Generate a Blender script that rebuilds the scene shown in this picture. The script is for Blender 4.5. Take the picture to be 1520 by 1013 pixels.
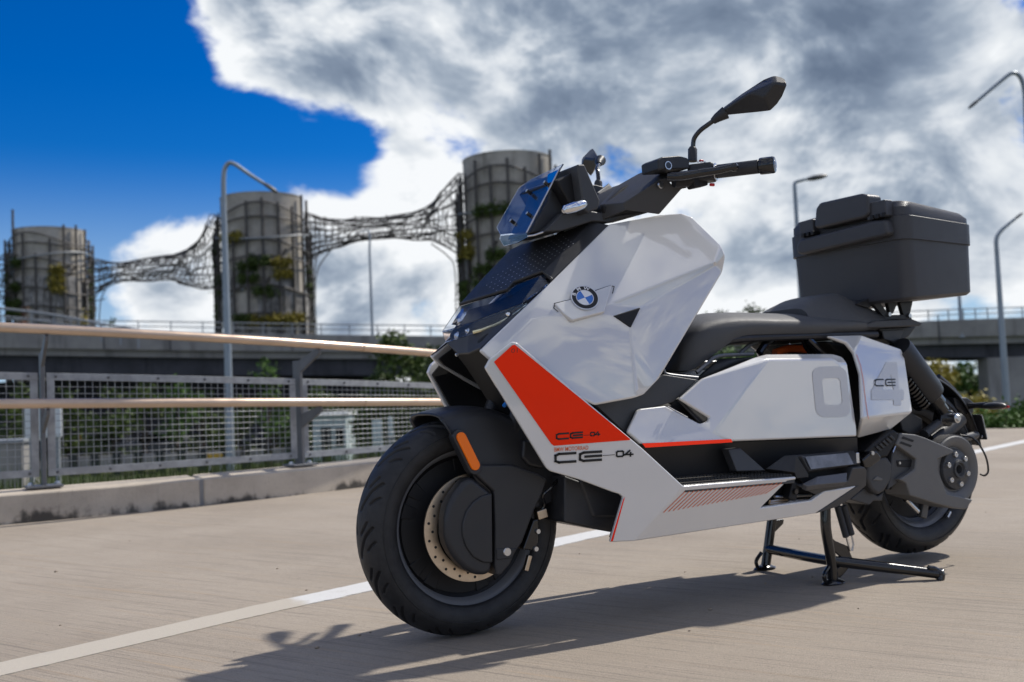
import bpy, bmesh, math, random
import numpy as np
from mathutils import Vector, Matrix, noise
random.seed(4)
rad = math.radians
scene = bpy.context.scene
for o in list(bpy.data.objects):
    bpy.data.objects.remove(o)
col = scene.collection

# ------------------------------------------------------------------ camera
CAM = Vector((-1.16090926, -2.34136076, 0.60809499))
YAW, PITCH, ROLL, FPX = 0.5180199, 0.0490529, -0.04150701, 1511.287
_f = Vector((math.sin(YAW)*math.cos(PITCH), math.cos(YAW)*math.cos(PITCH), math.sin(PITCH)))
_r = Vector((math.cos(YAW), -math.sin(YAW), 0))
_u = _r.cross(_f)
RT = _r*math.cos(ROLL) + _u*math.sin(ROLL)
UP = -_r*math.sin(ROLL) + _u*math.cos(ROLL)
FW = _f
cd = bpy.data.cameras.new('camera')
cam = bpy.data.objects.new('camera', cd)
col.objects.link(cam)
m = Matrix((RT, UP, -FW)).transposed().to_4x4()
m.translation = CAM
cam.matrix_world = m
cd.sensor_width = 36
cd.lens = FPX/1520*36
cd.clip_start = .05
cd.clip_end = 3000
cd.dof.use_dof = True
cd.dof.focus_distance = 2.45
cd.dof.aperture_fstop = 4.0
scene.camera = cam

# ------------------------------------------------------------------ light
SUN_DIR = Vector((.83, .08, 1.0)).normalized()      # towards the sun
sl = bpy.data.lights.new('sun', 'SUN')
sl.energy = 3.6
sl.angle = rad(1.0)
sl.color = (1, .95, .87)
so = bpy.data.objects.new('sun', sl)
so.rotation_euler = SUN_DIR.to_track_quat('Z', 'Y').to_euler()
so.location = (0, 0, 20)
col.objects.link(so)
scene.view_settings.view_transform = 'Standard'
scene.view_settings.look = 'None'
scene.view_settings.gamma = 1
scene.view_settings.use_curve_mapping = False
scene.view_settings.exposure = 0.3
scene.render.engine = 'CYCLES'
SKY_STRENGTH = .1


def DIR(px, py):
    return (FW + RT*((px-760)/FPX) - UP*((py-506.5)/FPX)).normalized()


class NT:
    """small helper to write node graphs"""
    def __init__(s, tree):
        s.t = tree
        s.n = tree.nodes
        s.l = tree.links

    def node(s, typ, **kw):
        n = s.n.new(typ)
        for k, v in kw.items():
            setattr(n, k, v)
        return n

    def put(s, sock, v):
        if isinstance(v, bpy.types.NodeSocket):
            s.l.new(v, sock)
        elif v is not None:
            sock.default_value = v

    def math(s, op, a, b=None, c=None, clamp=False):
        n = s.node('ShaderNodeMath', operation=op, use_clamp=clamp)
        s.put(n.inputs[0], a)
        s.put(n.inputs[1], b)
        if c is not None:
            s.put(n.inputs[2], c)
        return n.outputs[0]

    def vmath(s, op, a, b=None):
        n = s.node('ShaderNodeVectorMath', operation=op)
        s.put(n.inputs[0], a)
        s.put(n.inputs[1], b)
        return n.outputs['Value'] if op in ('DOT_PRODUCT', 'LENGTH') else n.outputs[0]

    def ramp(s, v, a, b, lo=0., hi=1., kind='SMOOTHSTEP'):
        n = s.node('ShaderNodeMapRange', interpolation_type=kind)
        s.put(n.inputs[0], v)
        n.inputs[1].default_value = a
        n.inputs[2].default_value = b
        n.inputs[3].default_value = lo
        n.inputs[4].default_value = hi
        return n.outputs[0]

    def mix(s, f, a, b, blend='MIX'):
        n = s.node('ShaderNodeMix', data_type='RGBA', blend_type=blend)
        s.put(n.inputs[0], f)
        for i, v in ((6, a), (7, b)):
            if isinstance(v, tuple) and len(v) == 3:
                v = v+(1,)
            s.put(n.inputs[i], v)
        return n.outputs[2]

    def noise(s, vec, scale, detail=4., rough=.5, dist=0.):
        n = s.node('ShaderNodeTexNoise')
        s.put(n.inputs['Vector'], vec)
        n.inputs['Scale'].default_value = scale
        n.inputs['Detail'].default_value = detail
        n.inputs['Roughness'].default_value = rough
        n.inputs['Distortion'].default_value = dist
        return n.outputs[0]


# ------------------------------------------------------------------ sky
world = bpy.data.worlds.new('World')
scene.world = world
world.use_nodes = True
w = NT(world.node_tree)
w.n.clear()
sky = w.node('ShaderNodeTexSky', sky_type='NISHITA')
sky.sun_disc = False
sky.sun_elevation = math.asin(SUN_DIR.z)
sky.sun_rotation = math.atan2(SUN_DIR.x, SUN_DIR.y)
sky.dust_density = .2
sky.ozone_density = 3.0
hs = w.node('ShaderNodeHueSaturation')
hs.inputs['Saturation'].default_value = 1.55
hs.inputs['Value'].default_value = .8
w.l.new(sky.outputs[0], hs.inputs['Color'])
tc = w.node('ShaderNodeTexCoord')
dv = tc.outputs['Generated']
stretch = w.vmath('MULTIPLY', dv, (1, 1, 1.5))
warp = w.noise(stretch, 5., 2., .5)
n1 = w.noise(stretch, 6.5, 10., .62, .35)
off = w.vmath('ADD', stretch, tuple(Vector((SUN_DIR.x, SUN_DIR.y, SUN_DIR.z*1.5))*.035))
n2 = w.noise(off, 6.5, 5., .55, .35)
nw = w.math('ADD', .5, w.math('MULTIPLY', w.math('SUBTRACT', n1, .5), 1.7))


def blobs(lst):
    acc = None
    for px, py, r, k in lst:
        d = DIR(px, py)
        v = w.vmath('DOT_PRODUCT', dv, tuple(d))
        a = math.cos(r/FPX*1.15)
        b = math.cos(r/FPX*.25)
        t = w.ramp(v, a, b, 0, k)
        acc = t if acc is None else w.math('ADD', acc, t)
    return acc


clear = blobs([(20, 100, 300, .42), (-120, 260, 300, .4), (170, 190, 200, .2), (300, 220, 170, .24), (440, 235, 130, .26), (525, 235, 75, .2), (500, 190, 50, .1),
               (655, 195, 60, .14), (915, 228, 90, .26), (1105, 222, 80, .26), (1060, 300, 70, .16), (70, 40, 220, .2), (590, 330, 40, .08),
               (1000, 290, 60, .1), (-700, 300, 700, .3), (960, 300, 40, .1), (-150, -850, 650, .6)])
cover = blobs([(420, 60, 150, .16), (560, 110, 190, .18), (270, -30, 190, .3), (420, -120, 200, .3), (640, -150, 260, .3), (1000, -100, 400, .2), (1330, 130, 160, .16), (1240, 20, 120, .12), (330, 40, 120, .1), (470, 140, 60, .08), (620, 290, 90, .18), (760, 20, 400, .2), (1250, 120, 420, .2),
               (240, 350, 110, .24), (560, 430, 160, .22), (1150, 380, 260, .14), (360, 440, 200, .2), (1400, 380, 240, .14), (190, 440, 130, .2), (60, 400, 60, .06)])
dens = w.math('ADD', nw, w.math('SUBTRACT', cover, clear))
mask = w.ramp(dens, .40, .66)
big = w.noise(stretch, 2.6, 5., .6, .4)
mid = w.noise(w.vmath('ADD', stretch, (3.1, 1.7, 9.2)), 8., 8., .6, .5)
dark = blobs([(1000, 70, 380, .20), (1300, 170, 330, .17), (860, 110, 220, .11), (1450, 60, 250, .08), (560, 430, 100, .24), (600, 240, 70, .08), (1150, 360, 80, .2), (640, 400, 60, .1), (250, 440, 70, .1), (1500, 260, 140, .18),
              (560, 480, 90, .12), (470, 10, 160, .20), (560, 120, 140, .2), (1220, 60, 200, .1)])
light = blobs([(690, 75, 120, .34), (1420, 105, 90, .22), (620, 265, 130, .12), (210, 340, 170, .12), (1080, 250, 130, .16), (1440, 215, 80, .16),
               (560, 365, 80, .14), (400, 130, 110, .12), (520, 320, 100, .04), (1000, 420, 240, .16), (1160, 400, 160, .16), (760, 190, 120, .12), (1300, 260, 80, .1)])
relief = w.math('MULTIPLY', w.math('SUBTRACT', n1, n2), 2.7)
soft = w.math('ADD', w.math('MULTIPLY', w.math('SUBTRACT', big, .5), .9), w.math('MULTIPLY', w.math('SUBTRACT', mid, .5), .8))
lum = w.math('ADD', w.math('ADD', w.math('ADD', .76, relief), soft), w.math('SUBTRACT', light, dark))
sepz = w.node('ShaderNodeSeparateXYZ')
w.l.new(dv, sepz.inputs[0])
low = w.ramp(sepz.outputs[2], .16, .30, .12, .0)      # far cloud fields show their sunlit flanks
lum = w.math('ADD', lum, low)
thin = w.ramp(dens, .5, 1.0, .26, -.10)
lum = w.math('ADD', lum, thin)
lumc = w.ramp(lum, -.22, 1., 0., 1., 'LINEAR')
cr = w.node('ShaderNodeValToRGB')
w.l.new(lumc, cr.inputs[0])
e = cr.color_ramp.elements
e[0].position = .05
e[0].color = (1.15, 1.55, 2.25, 1)
e[1].position = .98
e[1].color = (7.6, 7.8, 8.0, 1)
for p, c in ((.36, (1.85, 2.35, 3.15, 1)), (.57, (3.2, 3.75, 4.5, 1)), (.76, (5.5, 5.9, 6.4, 1)), (.89, (6.6, 6.9, 7.2, 1))):
    q = e.new(p)
    q.color = c
blue_ = w.mix(1., hs.outputs[0], (.22, .66, 1.0), 'MULTIPLY')
sz_ = w.node('ShaderNodeSeparateXYZ')
w.l.new(dv, sz_.inputs[0])
blue_ = w.mix(w.ramp(sz_.outputs[2], .02, .24, .8, 0.), blue_, (3.9, 5.0, 6.6))      # the air pales towards the horizon
skycol = w.mix(mask, blue_, cr.outputs[0])
bg = w.node('ShaderNodeBackground')
bg.inputs['Strength'].default_value = SKY_STRENGTH
w.l.new(skycol, bg.inputs['Color'])
wo = w.node('ShaderNodeOutputWorld')
w.l.new(bg.outputs[0], wo.inputs[0])


# ------------------------------------------------------------------ measuring: the point of the place seen at a photo position on a given plane
def ray(px, py):
    return FW + RT*((px-760)/FPX) - UP*((py-506.5)/FPX)


def S(px, py, y):                     # on the lengthwise plane y
    d = ray(px, py)
    return CAM + d*((y-CAM.y)/d.y)


def SX(px, py, x):
    d = ray(px, py)
    return CAM + d*((x-CAM.x)/d.x)


def SZ(px, py, z):
    d = ray(px, py)
    return CAM + d*((z-CAM.z)/d.z)


def SD(px, py, dep):
    return CAM + ray(px, py)*dep


def SP(px, py, plane):                # on a plane through three points
    a, b, c = plane
    n = (b-a).cross(c-a)
    d = ray(px, py)
    return CAM + d*((a-CAM).dot(n)/d.dot(n))


def plane(*pts):
    return tuple(S(*p) for p in pts)


# ------------------------------------------------------------------ materials
MATS = {}


def mat(name, color, rough=.5, metal=0., spec=.5, coat=0., var=0., vscale=8., bump=0., bscale=200., trans=0., ior=1.45, color2=None, extra=None, rvar=0.):
    mt = bpy.data.materials.new(name)
    mt.use_nodes = True
    t = NT(mt.node_tree)
    b = t.n['Principled BSDF']
    b.inputs['Base Color'].default_value = (*color, 1)
    b.inputs['Roughness'].default_value = rough
    b.inputs['Metallic'].default_value = metal
    b.inputs['Specular IOR Level'].default_value = spec
    b.inputs['Coat Weight'].default_value = coat
    b.inputs['Coat Roughness'].default_value = .03
    b.inputs['Transmission Weight'].default_value = trans
    b.inputs['IOR'].default_value = ior
    co = t.node('ShaderNodeTexCoord').outputs['Object']
    if var or color2:
        n = t.noise(co, vscale, 5., .6)
        c2 = color2 or tuple(c*(1-var) for c in color)
        t.l.new(t.mix(t.ramp(n, .35, .65), color, c2), b.inputs['Base Color'])
    if rvar:
        n = t.noise(co, vscale*2.3, 4., .6)
        t.l.new(t.ramp(n, .3, .7, max(0, rough-rvar), rough+rvar), b.inputs['Roughness'])
    if bump:
        n = t.noise(co, bscale, 3., .6)
        bp = t.node('ShaderNodeBump')
        bp.inputs['Strength'].default_value = bump
        bp.inputs['Distance'].default_value = .002
        t.l.new(n, bp.inputs['Height'])
        t.l.new(bp.outputs[0], b.inputs['Normal'])
    if extra:
        extra(t, b, co)
    MATS[name] = mt
    return mt




def lacq(t, b, co):
    n = t.noise(co, 2.4, 2., .4)
    bp = t.node('ShaderNodeBump')
    bp.inputs['Strength'].default_value = 1.
    bp.inputs['Distance'].default_value = .0022
    t.l.new(n, bp.inputs['Height'])
    t.l.new(bp.outputs[0], b.inputs['Normal'])
    t.l.new(bp.outputs[0], b.inputs['Coat Normal'])
    b.inputs['Coat IOR'].default_value = 2.0


WHITE = mat('white_lacquer', (.68, .668, .645), .22, coat=1., var=.03, vscale=3, extra=lacq)
BLACKP = mat('satin_black_plastic', (.026, .0265, .029), .42, bump=.12, bscale=900, rvar=.06)
GREYP = mat('dark_grey_plastic', (.05, .051, .054), .46, bump=.15, bscale=900, rvar=.06)
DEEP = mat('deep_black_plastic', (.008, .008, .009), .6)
GLOSSB = mat('gloss_black_metal', (.008, .008, .009), .16, coat=.5, rvar=.05)
SWING = mat('cast_grey_cover', (.125, .122, .118), .44, bump=.2, bscale=700, rvar=.08)
SEATM = mat('seat_vinyl', (.08, .08, .081), .56, bump=.35, bscale=600, rvar=.06)
CASEM = mat('case_plastic', (.052, .052, .056), .40, bump=.35, bscale=550, rvar=.05)
TYRE = mat('tyre_rubber', (.014, .014, .015), .5, var=.3, vscale=30, bump=.6, bscale=420, color2=(.024, .024, .025))
RIM = mat('rim_black', (.012, .012, .013), .35, rvar=.08)
RIMLIP = mat('rim_lip', (.15, .155, .165), .34, rvar=.06)
STEEL = mat('brushed_steel', (.62, .51, .39), .34, metal=1., var=.15, vscale=40)
CHROME = mat('chrome', (.75, .76, .78), .12, metal=1.)
BOLT = mat('zinc_bolt', (.6, .6, .6), .3, metal=1.)
ORANGE = mat('orange_decal', (1., .034, .002), .45, spec=.15, coat=.06, var=.04, vscale=5)
DECALB = mat('black_decal', (.012, .012, .013), .35)
DECALG = mat('grey_decal', (.56, .56, .57), .3, coat=.5)
DECALO = mat('orange_print', (.75, .16, .05), .35)
REDM = mat('red_plastic', (.6, .02, .02), .4)
AMBER = mat('amber_reflector', (1., .19, .003), .3, spec=.3, coat=.15, bump=.5, bscale=300)
BLUE = mat('badge_blue', (.02, .16, .55), .2, coat=.8)
BWHITE = mat('badge_white', (.8, .8, .8), .2, coat=.8)
SILVER = mat('silver_trim', (.62, .63, .65), .28, metal=1.)
ACRYL = mat('clear_acrylic', (.95, .97, 1), .02, trans=1., ior=1.49)
LENS = mat('headlight_lens', (.8, .84, .9), .02, trans=1., ior=1.45)
REFL = mat('reflector_silver', (.8, .82, .85), .12, metal=1.)
TRIM = mat('trim_grey', (.15, .155, .165), .4, metal=.3)
CABLEO = mat('orange_cable', (.75, .12, .02), .45)
CABLEB = mat('black_cable', (.012, .012, .012), .45)
SCREEN = mat('display_black', (.006, .006, .008), .08)
RUBBER = mat('footboard_rubber', (.06, .055, .05), .7, var=.4, vscale=30, bump=.5, bscale=300)
GLASSM = mat('mirror_glass', (.8, .82, .85), .03, metal=1.)
REDLENS = mat('red_lens', (.5, .03, .03), .2, coat=.5)
PLATE = mat('plate_white', (.55, .55, .53), .4)
GALV = mat('galvanised_steel', (.36, .375, .39), .55, metal=.25, var=.25, vscale=14, rvar=.1)
POSTM = mat('grey_post_paint', (.13, .135, .145), .5, var=.15, vscale=10, rvar=.05)
BRONZE = mat('bronze_rail', (.62, .47, .35), .34, metal=.6, var=.12, vscale=3, rvar=.06)
POLEM = mat('pole_steel', (.34, .38, .42), .45, metal=.3, var=.12, vscale=1)
LAMPH = mat('lamp_head_grey', (.12, .12, .125), .5)
LATT = mat('lattice_steel', (.10, .088, .078), .6, var=.3, vscale=1)
TOWC = None


def conc(t, b, co):
    # broom-finished concrete: long fine grooves along y-ish, blotches, pits
    geo = t.node('ShaderNodeNewGeometry').outputs['Position']
    mp = t.node('ShaderNodeMapping')
    mp.inputs['Rotation'].default_value = (0, 0, rad(-116.5))
    t.l.new(geo, mp.inputs[0])
    st = t.vmath('MULTIPLY', mp.outputs[0], (2.4, 120., 1.))
    st2 = t.vmath('MULTIPLY', mp.outputs[0], (1.2, 36., 1.))
    g1 = t.noise(st, 1., 3., .6)
    g2 = t.noise(st2, 1., 3., .55)
    bl = t.noise(geo, .8, 5., .6)
    fine = t.noise(geo, 190., 3., .7)
    med = t.noise(geo, 28., 4., .6)
    c = t.mix(t.ramp(bl, .3, .7), (.375, .322, .262), (.30, .254, .204))
    st3 = t.noise(geo, 2.7, 6., .7)
    c = t.mix(t.ramp(st3, .58, .72, 0, .3), c, (.2, .165, .13))
    c = t.mix(t.ramp(g2, .52, .72, 0, .4), c, (.17, .145, .12))
    c = t.mix(t.ramp(g1, .54, .72, 0, .6), c, (.14, .122, .105))
    c = t.mix(t.ramp(fine, .54, .68, 0, .8), c, (.10, .09, .08))
    pit = t.noise(geo, 75., 5., .75)
    c = t.mix(t.ramp(pit, .60, .70, 0, .75), c, (.085, .075, .065))
    c = t.mix(t.ramp(fine, .28, .42, .35, 0), c, (.42, .39, .35))
    c = t.mix(t.ramp(med, .56, .74, 0, .25), c, (.18, .155, .13))
    rust = t.noise(st2, .8, 4., .6)
    c = t.mix(t.ramp(rust, .55, .75, 0, .45), c, (.36, .255, .155))
    f2 = t.noise(geo, 380., 2., .6)
    k1 = t.ramp(t.math('ADD', t.math('MULTIPLY', fine, .55), t.math('MULTIPLY', f2, .45)), .34, .66, .62, 1.36, 'LINEAR')
    vm = t.node('ShaderNodeVectorMath', operation='SCALE')
    t.l.new(c, vm.inputs[0])
    t.l.new(k1, vm.inputs['Scale'])
    c = vm.outputs[0]
    t.l.new(c, b.inputs['Base Color'])
    h = t.math('ADD', t.math('MULTIPLY', g1, .8), t.math('MULTIPLY', fine, .55))
    h = t.math('ADD', h, t.math('MULTIPLY', g2, .6))
    bp = t.node('ShaderNodeBump')
    bp.inputs['Strength'].default_value = .7
    bp.inputs['Distance'].default_value = .004
    t.l.new(h, bp.inputs['Height'])
    t.l.new(bp.outputs[0], b.inputs['Normal'])


ROAD = mat('broomed_concrete', (.27, .24, .21), .85, spec=.3, extra=conc)


def paintline(t, b, co):
    geo = t.node('ShaderNodeNewGeometry').outputs['Position']
    fine = t.noise(geo, 150., 4., .7)
    bl = t.noise(geo, 9., 5., .65)
    sx = t.node('ShaderNodeSeparateXYZ')
    t.l.new(geo, sx.inputs[0])
    wob = t.math('ADD', sx.outputs[0], t.math('MULTIPLY', bl, .12))
    fresh = t.ramp(wob, -.17, -.12)
    c = t.mix(fresh, (.44, .395, .33), (.58, .575, .56))
    c = t.mix(t.ramp(fine, .52, .75, 0, .5), c, (.33, .30, .26))
    c = t.mix(t.ramp(bl, .58, .75, 0, .35), c, (.36, .33, .29))
    t.l.new(c, b.inputs['Base Color'])
    bp = t.node('ShaderNodeBump')
    bp.inputs['Strength'].default_value = .5
    bp.inputs['Distance'].default_value = .002
    t.l.new(fine, bp.inputs['Height'])
    t.l.new(bp.outputs[0], b.inputs['Normal'])


LINE = mat('worn_line_paint', (.6, .6, .58), .75, extra=paintline)


def kerbx(t, b, co):
    geo = t.node('ShaderNodeNewGeometry').outputs['Position']
    sx = t.node('ShaderNodeSeparateXYZ')
    t.l.new(geo, sx.inputs[0])
    z = sx.outputs[2]
    n = t.noise(geo, 2.6, 6., .65)
    n2 = t.noise(t.vmath('MULTIPLY', geo, (14., 14., 2.)), 1., 5., .6)
    fine = t.noise(geo, 90., 4., .65)
    c = t.mix(t.ramp(n, .35, .68), (.54, .475, .39), (.42, .365, .30))
    # mould that climbs from the foot in patches
    climb = t.math('SUBTRACT', t.math('ADD', t.math('MULTIPLY', n, 1.3), t.math('MULTIPLY', n2, .55)), t.math('MULTIPLY', z, 3.6))
    c = t.mix(t.ramp(climb, .78, .98, 0, .9), c, (.045, .042, .038))
    c = t.mix(t.ramp(n2, .58, .74, 0, .35), c, (.16, .14, .12))
    c = t.mix(t.ramp(fine, .56, .76, 0, .4), c, (.18, .165, .145))
    t.l.new(c, b.inputs['Base Color'])
    bp = t.node('ShaderNodeBump')
    bp.inputs['Strength'].default_value = .5
    bp.inputs['Distance'].default_value = .006
    t.l.new(t.math('ADD', fine, n2), bp.inputs['Height'])
    t.l.new(bp.outputs[0], b.inputs['Normal'])


KERB = mat('stained_kerb_concrete', (.4, .37, .32), .85, spec=.3, extra=kerbx)


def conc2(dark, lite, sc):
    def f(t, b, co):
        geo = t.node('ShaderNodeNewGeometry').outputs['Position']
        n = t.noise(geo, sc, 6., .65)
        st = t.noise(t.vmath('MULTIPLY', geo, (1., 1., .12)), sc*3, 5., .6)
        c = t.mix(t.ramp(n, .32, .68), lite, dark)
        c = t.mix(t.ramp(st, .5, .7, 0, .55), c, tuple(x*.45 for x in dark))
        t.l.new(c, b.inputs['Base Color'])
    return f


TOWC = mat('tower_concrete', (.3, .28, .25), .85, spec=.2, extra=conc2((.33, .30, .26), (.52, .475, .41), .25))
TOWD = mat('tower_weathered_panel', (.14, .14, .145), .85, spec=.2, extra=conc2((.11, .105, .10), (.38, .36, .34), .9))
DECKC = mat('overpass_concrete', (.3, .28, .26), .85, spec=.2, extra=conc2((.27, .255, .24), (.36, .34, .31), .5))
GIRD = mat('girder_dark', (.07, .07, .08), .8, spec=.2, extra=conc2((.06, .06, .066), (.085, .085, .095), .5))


def leafmat(name, c1, c2):
    def f(t, b, co):
        geo = t.node('ShaderNodeNewGeometry').outputs['Position']
        n = t.noise(geo, 3.1, 4., .7)
        n2 = t.noise(geo, .6, 3., .6)
        c = t.mix(t.ramp(n, .35, .65), c1, c2)
        c = t.mix(t.ramp(n2, .4, .65, 0, .5), c, tuple(x*.55 for x in c1))
        t.l.new(c, b.inputs['Base Color'])
    return mat(name, c1, .6, spec=.25, extra=f)


LEAFD = leafmat('leaf_dark', (.045, .08, .018), (.10, .135, .03))
LEAFG = leafmat('leaf_green', (.055, .115, .022), (.11, .19, .036))
LEAFY = leafmat('leaf_yellow', (.22, .20, .035), (.38, .30, .06))
LEAFR = leafmat('leaf_rust', (.14, .06, .035), (.2, .09, .05))
BARK = mat('bark', (.07, .055, .045), .9, var=.4, vscale=6)


def grassx(t, b, co):
    geo = t.node('ShaderNodeNewGeometry').outputs['Position']
    n = t.noise(geo, .5, 6., .65)
    n2 = t.noise(geo, 9., 4., .7)
    c = t.mix(t.ramp(n, .35, .65), (.028, .045, .014), (.06, .062, .03))
    c = t.mix(t.ramp(n2, .45, .7, 0, .6), c, (.03, .045, .015))
    t.l.new(c, b.inputs['Base Color'])


GRASS = mat('rough_grass', (.05, .07, .02), .9, spec=.2, extra=grassx)
ASPH = mat('asphalt', (.06, .06, .062), .85, spec=.2, var=.3, vscale=.5)
HUT = mat('pale_green_panel', (.5, .58, .57), .5, var=.12, vscale=1.5)
SIGNW = mat('sign_white', (.75, .76, .76), .45, var=.05)
CONEO = mat('cone_orange', (.8, .14, .02), .5)
YEL = mat('barrier_yellow', (.6, .35, .03), .5)
CARW = mat('car_white', (.7, .71, .72), .25, coat=.7)
CARD = mat('car_dark', (.03, .032, .036), .25, coat=.7)
WINDOW = mat('dark_glass', (.01, .012, .014), .06)


# ------------------------------------------------------------------ building helpers
WL = {}          # world position of every object's origin


def tag(o, label=None, cat=None, group=None, kind=None):
    if label:
        o['label'] = label
    if cat:
        o['category'] = cat
    if group:
        o['group'] = group
    if kind:
        o['kind'] = kind
    return o


def thing(name, loc, label, cat, group=None):
    o = bpy.data.objects.new(name, None)
    o.empty_display_size = .1
    o.location = loc
    col.objects.link(o)
    WL[o.name] = Vector(loc)
    return tag(o, label, cat, group)


def link(name, me, matl, parent=None, at=None):
    """link mesh (verts in world space) as an object with its origin at its own middle"""
    n = len(me.vertices)
    if me.materials:
        pass
    elif matl:
        me.materials.append(matl)
    if at is None:
        co = np.empty(n*3, dtype=np.float32)
        me.vertices.foreach_get('co', co)
        co = co.reshape(-1, 3)
        c = (co.min(0)+co.max(0))/2
        c[2] = co[:, 2].min() if parent is None else c[2]
        at = Vector([float(v) for v in c])
        me.transform(Matrix.Translation(-at))
    o = bpy.data.objects.new(name, me)
    col.objects.link(o)
    WL[o.name] = Vector(at)
    if parent:
        o.parent = parent
        o.location = at - WL[parent.name]
    else:
        o.location = at
    return o


class MB:
    def __init__(s):
        s.v = []
        s.f = []

    def add(s, vs, fs):
        k = len(s.v)
        s.v += [Vector(v) for v in vs]
        s.f += [tuple(i+k for i in f) for f in fs]
        return s

    def box(s, c, size, rot=None):
        c = Vector(c)
        x, y, z = (q/2 for q in size)
        vs = [Vector((a*x, b*y, d*z)) for d in (-1, 1) for b in (-1, 1) for a in (-1, 1)]
        if rot is not None:
            vs = [rot @ v for v in vs]
        return s.add([v+c for v in vs], [(0, 2, 3, 1), (4, 5, 7, 6), (0, 1, 5, 4), (2, 6, 7, 3), (0, 4, 6, 2), (1, 3, 7, 5)])

    def tube(s, pts, r, n=10, cap=True):
        pts = [Vector(p) for p in pts]
        rs = r if isinstance(r, (list, tuple)) else [r]*len(pts)
        k0 = []
        prev = None
        rings = []
        for i, p in enumerate(pts):
            a = pts[max(i-1, 0)]
            b = pts[min(i+1, len(pts)-1)]
            d = (b-a)
            if d.length < 1e-9:
                d = Vector((0, 0, 1))
            d.normalize()
            if prev is None:
                q = Vector((0, 0, 1)) if abs(d.z) < .9 else Vector((1, 0, 0))
                u = d.cross(q).normalized()
            else:
                u = (prev - d*prev.dot(d)).normalized()
            prev = u
            vv = d.cross(u)
            rings.append([p + (u*math.cos(2*math.pi*j/n) + vv*math.sin(2*math.pi*j/n))*rs[i] for j in range(n)])
        vs = [v for rg in rings for v in rg]
        fs = []
        for i in range(len(rings)-1):
            for j in range(n):
                fs.append((i*n+j, i*n+(j+1) % n, (i+1)*n+(j+1) % n, (i+1)*n+j))
        if cap:
            fs.append(tuple(reversed(range(n))))
            fs.append(tuple((len(rings)-1)*n+j for j in range(n)))
        return s.add(vs, fs)

    def prism(s, front, off):
        """closed prism from a polygon of world points and an offset vector"""
        n = len(front)
        off = Vector(off)
        vs = list(front)+[p+off for p in front]
        fs = [tuple(range(n)), tuple(reversed(range(n, 2*n)))]
        fs += [(i, i+n, (i+1) % n+n, (i+1) % n) for i in range(n)]
        return s.add(vs, fs)

    def loft(s, rings, cap=True, close=True):
        n = len(rings[0])
        vs = [v for r in rings for v in r]
        fs = []
        for i in range(len(rings)-1):
            for j in range(n if close else n-1):
                fs.append((i*n+j, i*n+(j+1) % n, (i+1)*n+(j+1) % n, (i+1)*n+j))
        if cap:
            fs.append(tuple(reversed(range(n))))
            fs.append(tuple((len(rings)-1)*n+j for j in range(n)))
        return s.add(vs, fs)

    def lathe(s, prof, c, axis='y', n=64, a0=0., a1=2*math.pi):
        """profile of (radius, along) turned about an axis through c"""
        c = Vector(c)
        full = abs(a1-a0-2*math.pi) < 1e-6
        cnt = n if full else n+1
        vs = []
        for i in range(cnt):
            a = a0+(a1-a0)*i/n
            for r, t in prof:
                if axis == 'y':
                    vs.append(c+Vector((-r*math.cos(a), t, r*math.sin(a))))
                else:
                    vs.append(c+Vector((r*math.cos(a), r*math.sin(a), t)))
        k = len(prof)
        fs = []
        for i in range(n):
            i2 = (i+1) % cnt
            for j in range(k-1):
                fs.append((i*k+j, i*k+j+1, i2*k+j+1, i2*k+j))
        return s.add(vs, fs)

    def mirrored(s):
        o = MB()
        o.v = [Vector((v.x, -v.y, v.z)) for v in s.v]
        o.f = [tuple(reversed(f)) for f in s.f]
        return o

    def build(s, name, matl, parent=None, bevel=0., seg=2, angle=35, fix=True, solid=0., smooth=True, sub=0, blim=20, weld=False):
        me = bpy.data.meshes.new(name)
        me.from_pydata([tuple(v) for v in s.v], [], s.f)
        if fix or weld:
            bm = bmesh.new()
            bm.from_mesh(me)
            if weld:
                bmesh.ops.remove_doubles(bm, verts=bm.verts, dist=1e-5)
            if fix:
                bmesh.ops.recalc_face_normals(bm, faces=bm.faces)
            bm.to_mesh(me)
            bm.free()
        if smooth:
            me.shade_smooth()
            if not bevel and not sub:
                me.set_sharp_from_angle(angle=rad(angle))
        o = link(name, me, matl, parent)
        if solid:
            md = o.modifiers.new('solid', 'SOLIDIFY')
            md.thickness = solid
            md.offset = -1
            md.use_even_offset = False
        if sub:
            md = o.modifiers.new('sub', 'SUBSURF')
            md.levels = md.render_levels = sub
        if bevel:
            md = o.modifiers.new('bevel', 'BEVEL')
            md.width = bevel
            md.segments = seg
            md.limit_method = 'ANGLE'
            md.angle_limit = rad(blim)
            md.harden_normals = True
        return o


def facing(mb, centre=CAM):
    """turn the faces of an open sheet towards the viewer's side"""
    out = []
    for f in mb.f:
        a = mb.v[f[0]]
        n = Vector((0, 0, 0))
        for i in range(1, len(f)-1):
            n += (mb.v[f[i]]-a).cross(mb.v[f[i+1]]-a)
        out.append(f if n.dot(centre-a) > 0 else tuple(reversed(f)))
    mb.f = out
    return mb


def resolve(pts, planes):
    out = []
    for p in pts:
        if isinstance(p, Vector):
            out.append(p)
        elif isinstance(p[2], str):
            out.append(SP(p[0], p[1], planes[p[2]]))
        else:
            out.append(S(*p))
    return out


def panel(name, matl, pts, faces, parent, thick=.01, bevel=.004, seg=3, mirror=False, planes=None, blim=14):
    mb = MB()
    mb.add(resolve(pts, planes or {}), faces)
    facing(mb)
    o = mb.build(name, matl, parent, bevel, seg, fix=False, solid=thick, blim=blim)
    if mirror:
        mb.mirrored().build(name, matl, parent, bevel, seg, fix=False, solid=thick, blim=blim)
    return o


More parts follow.
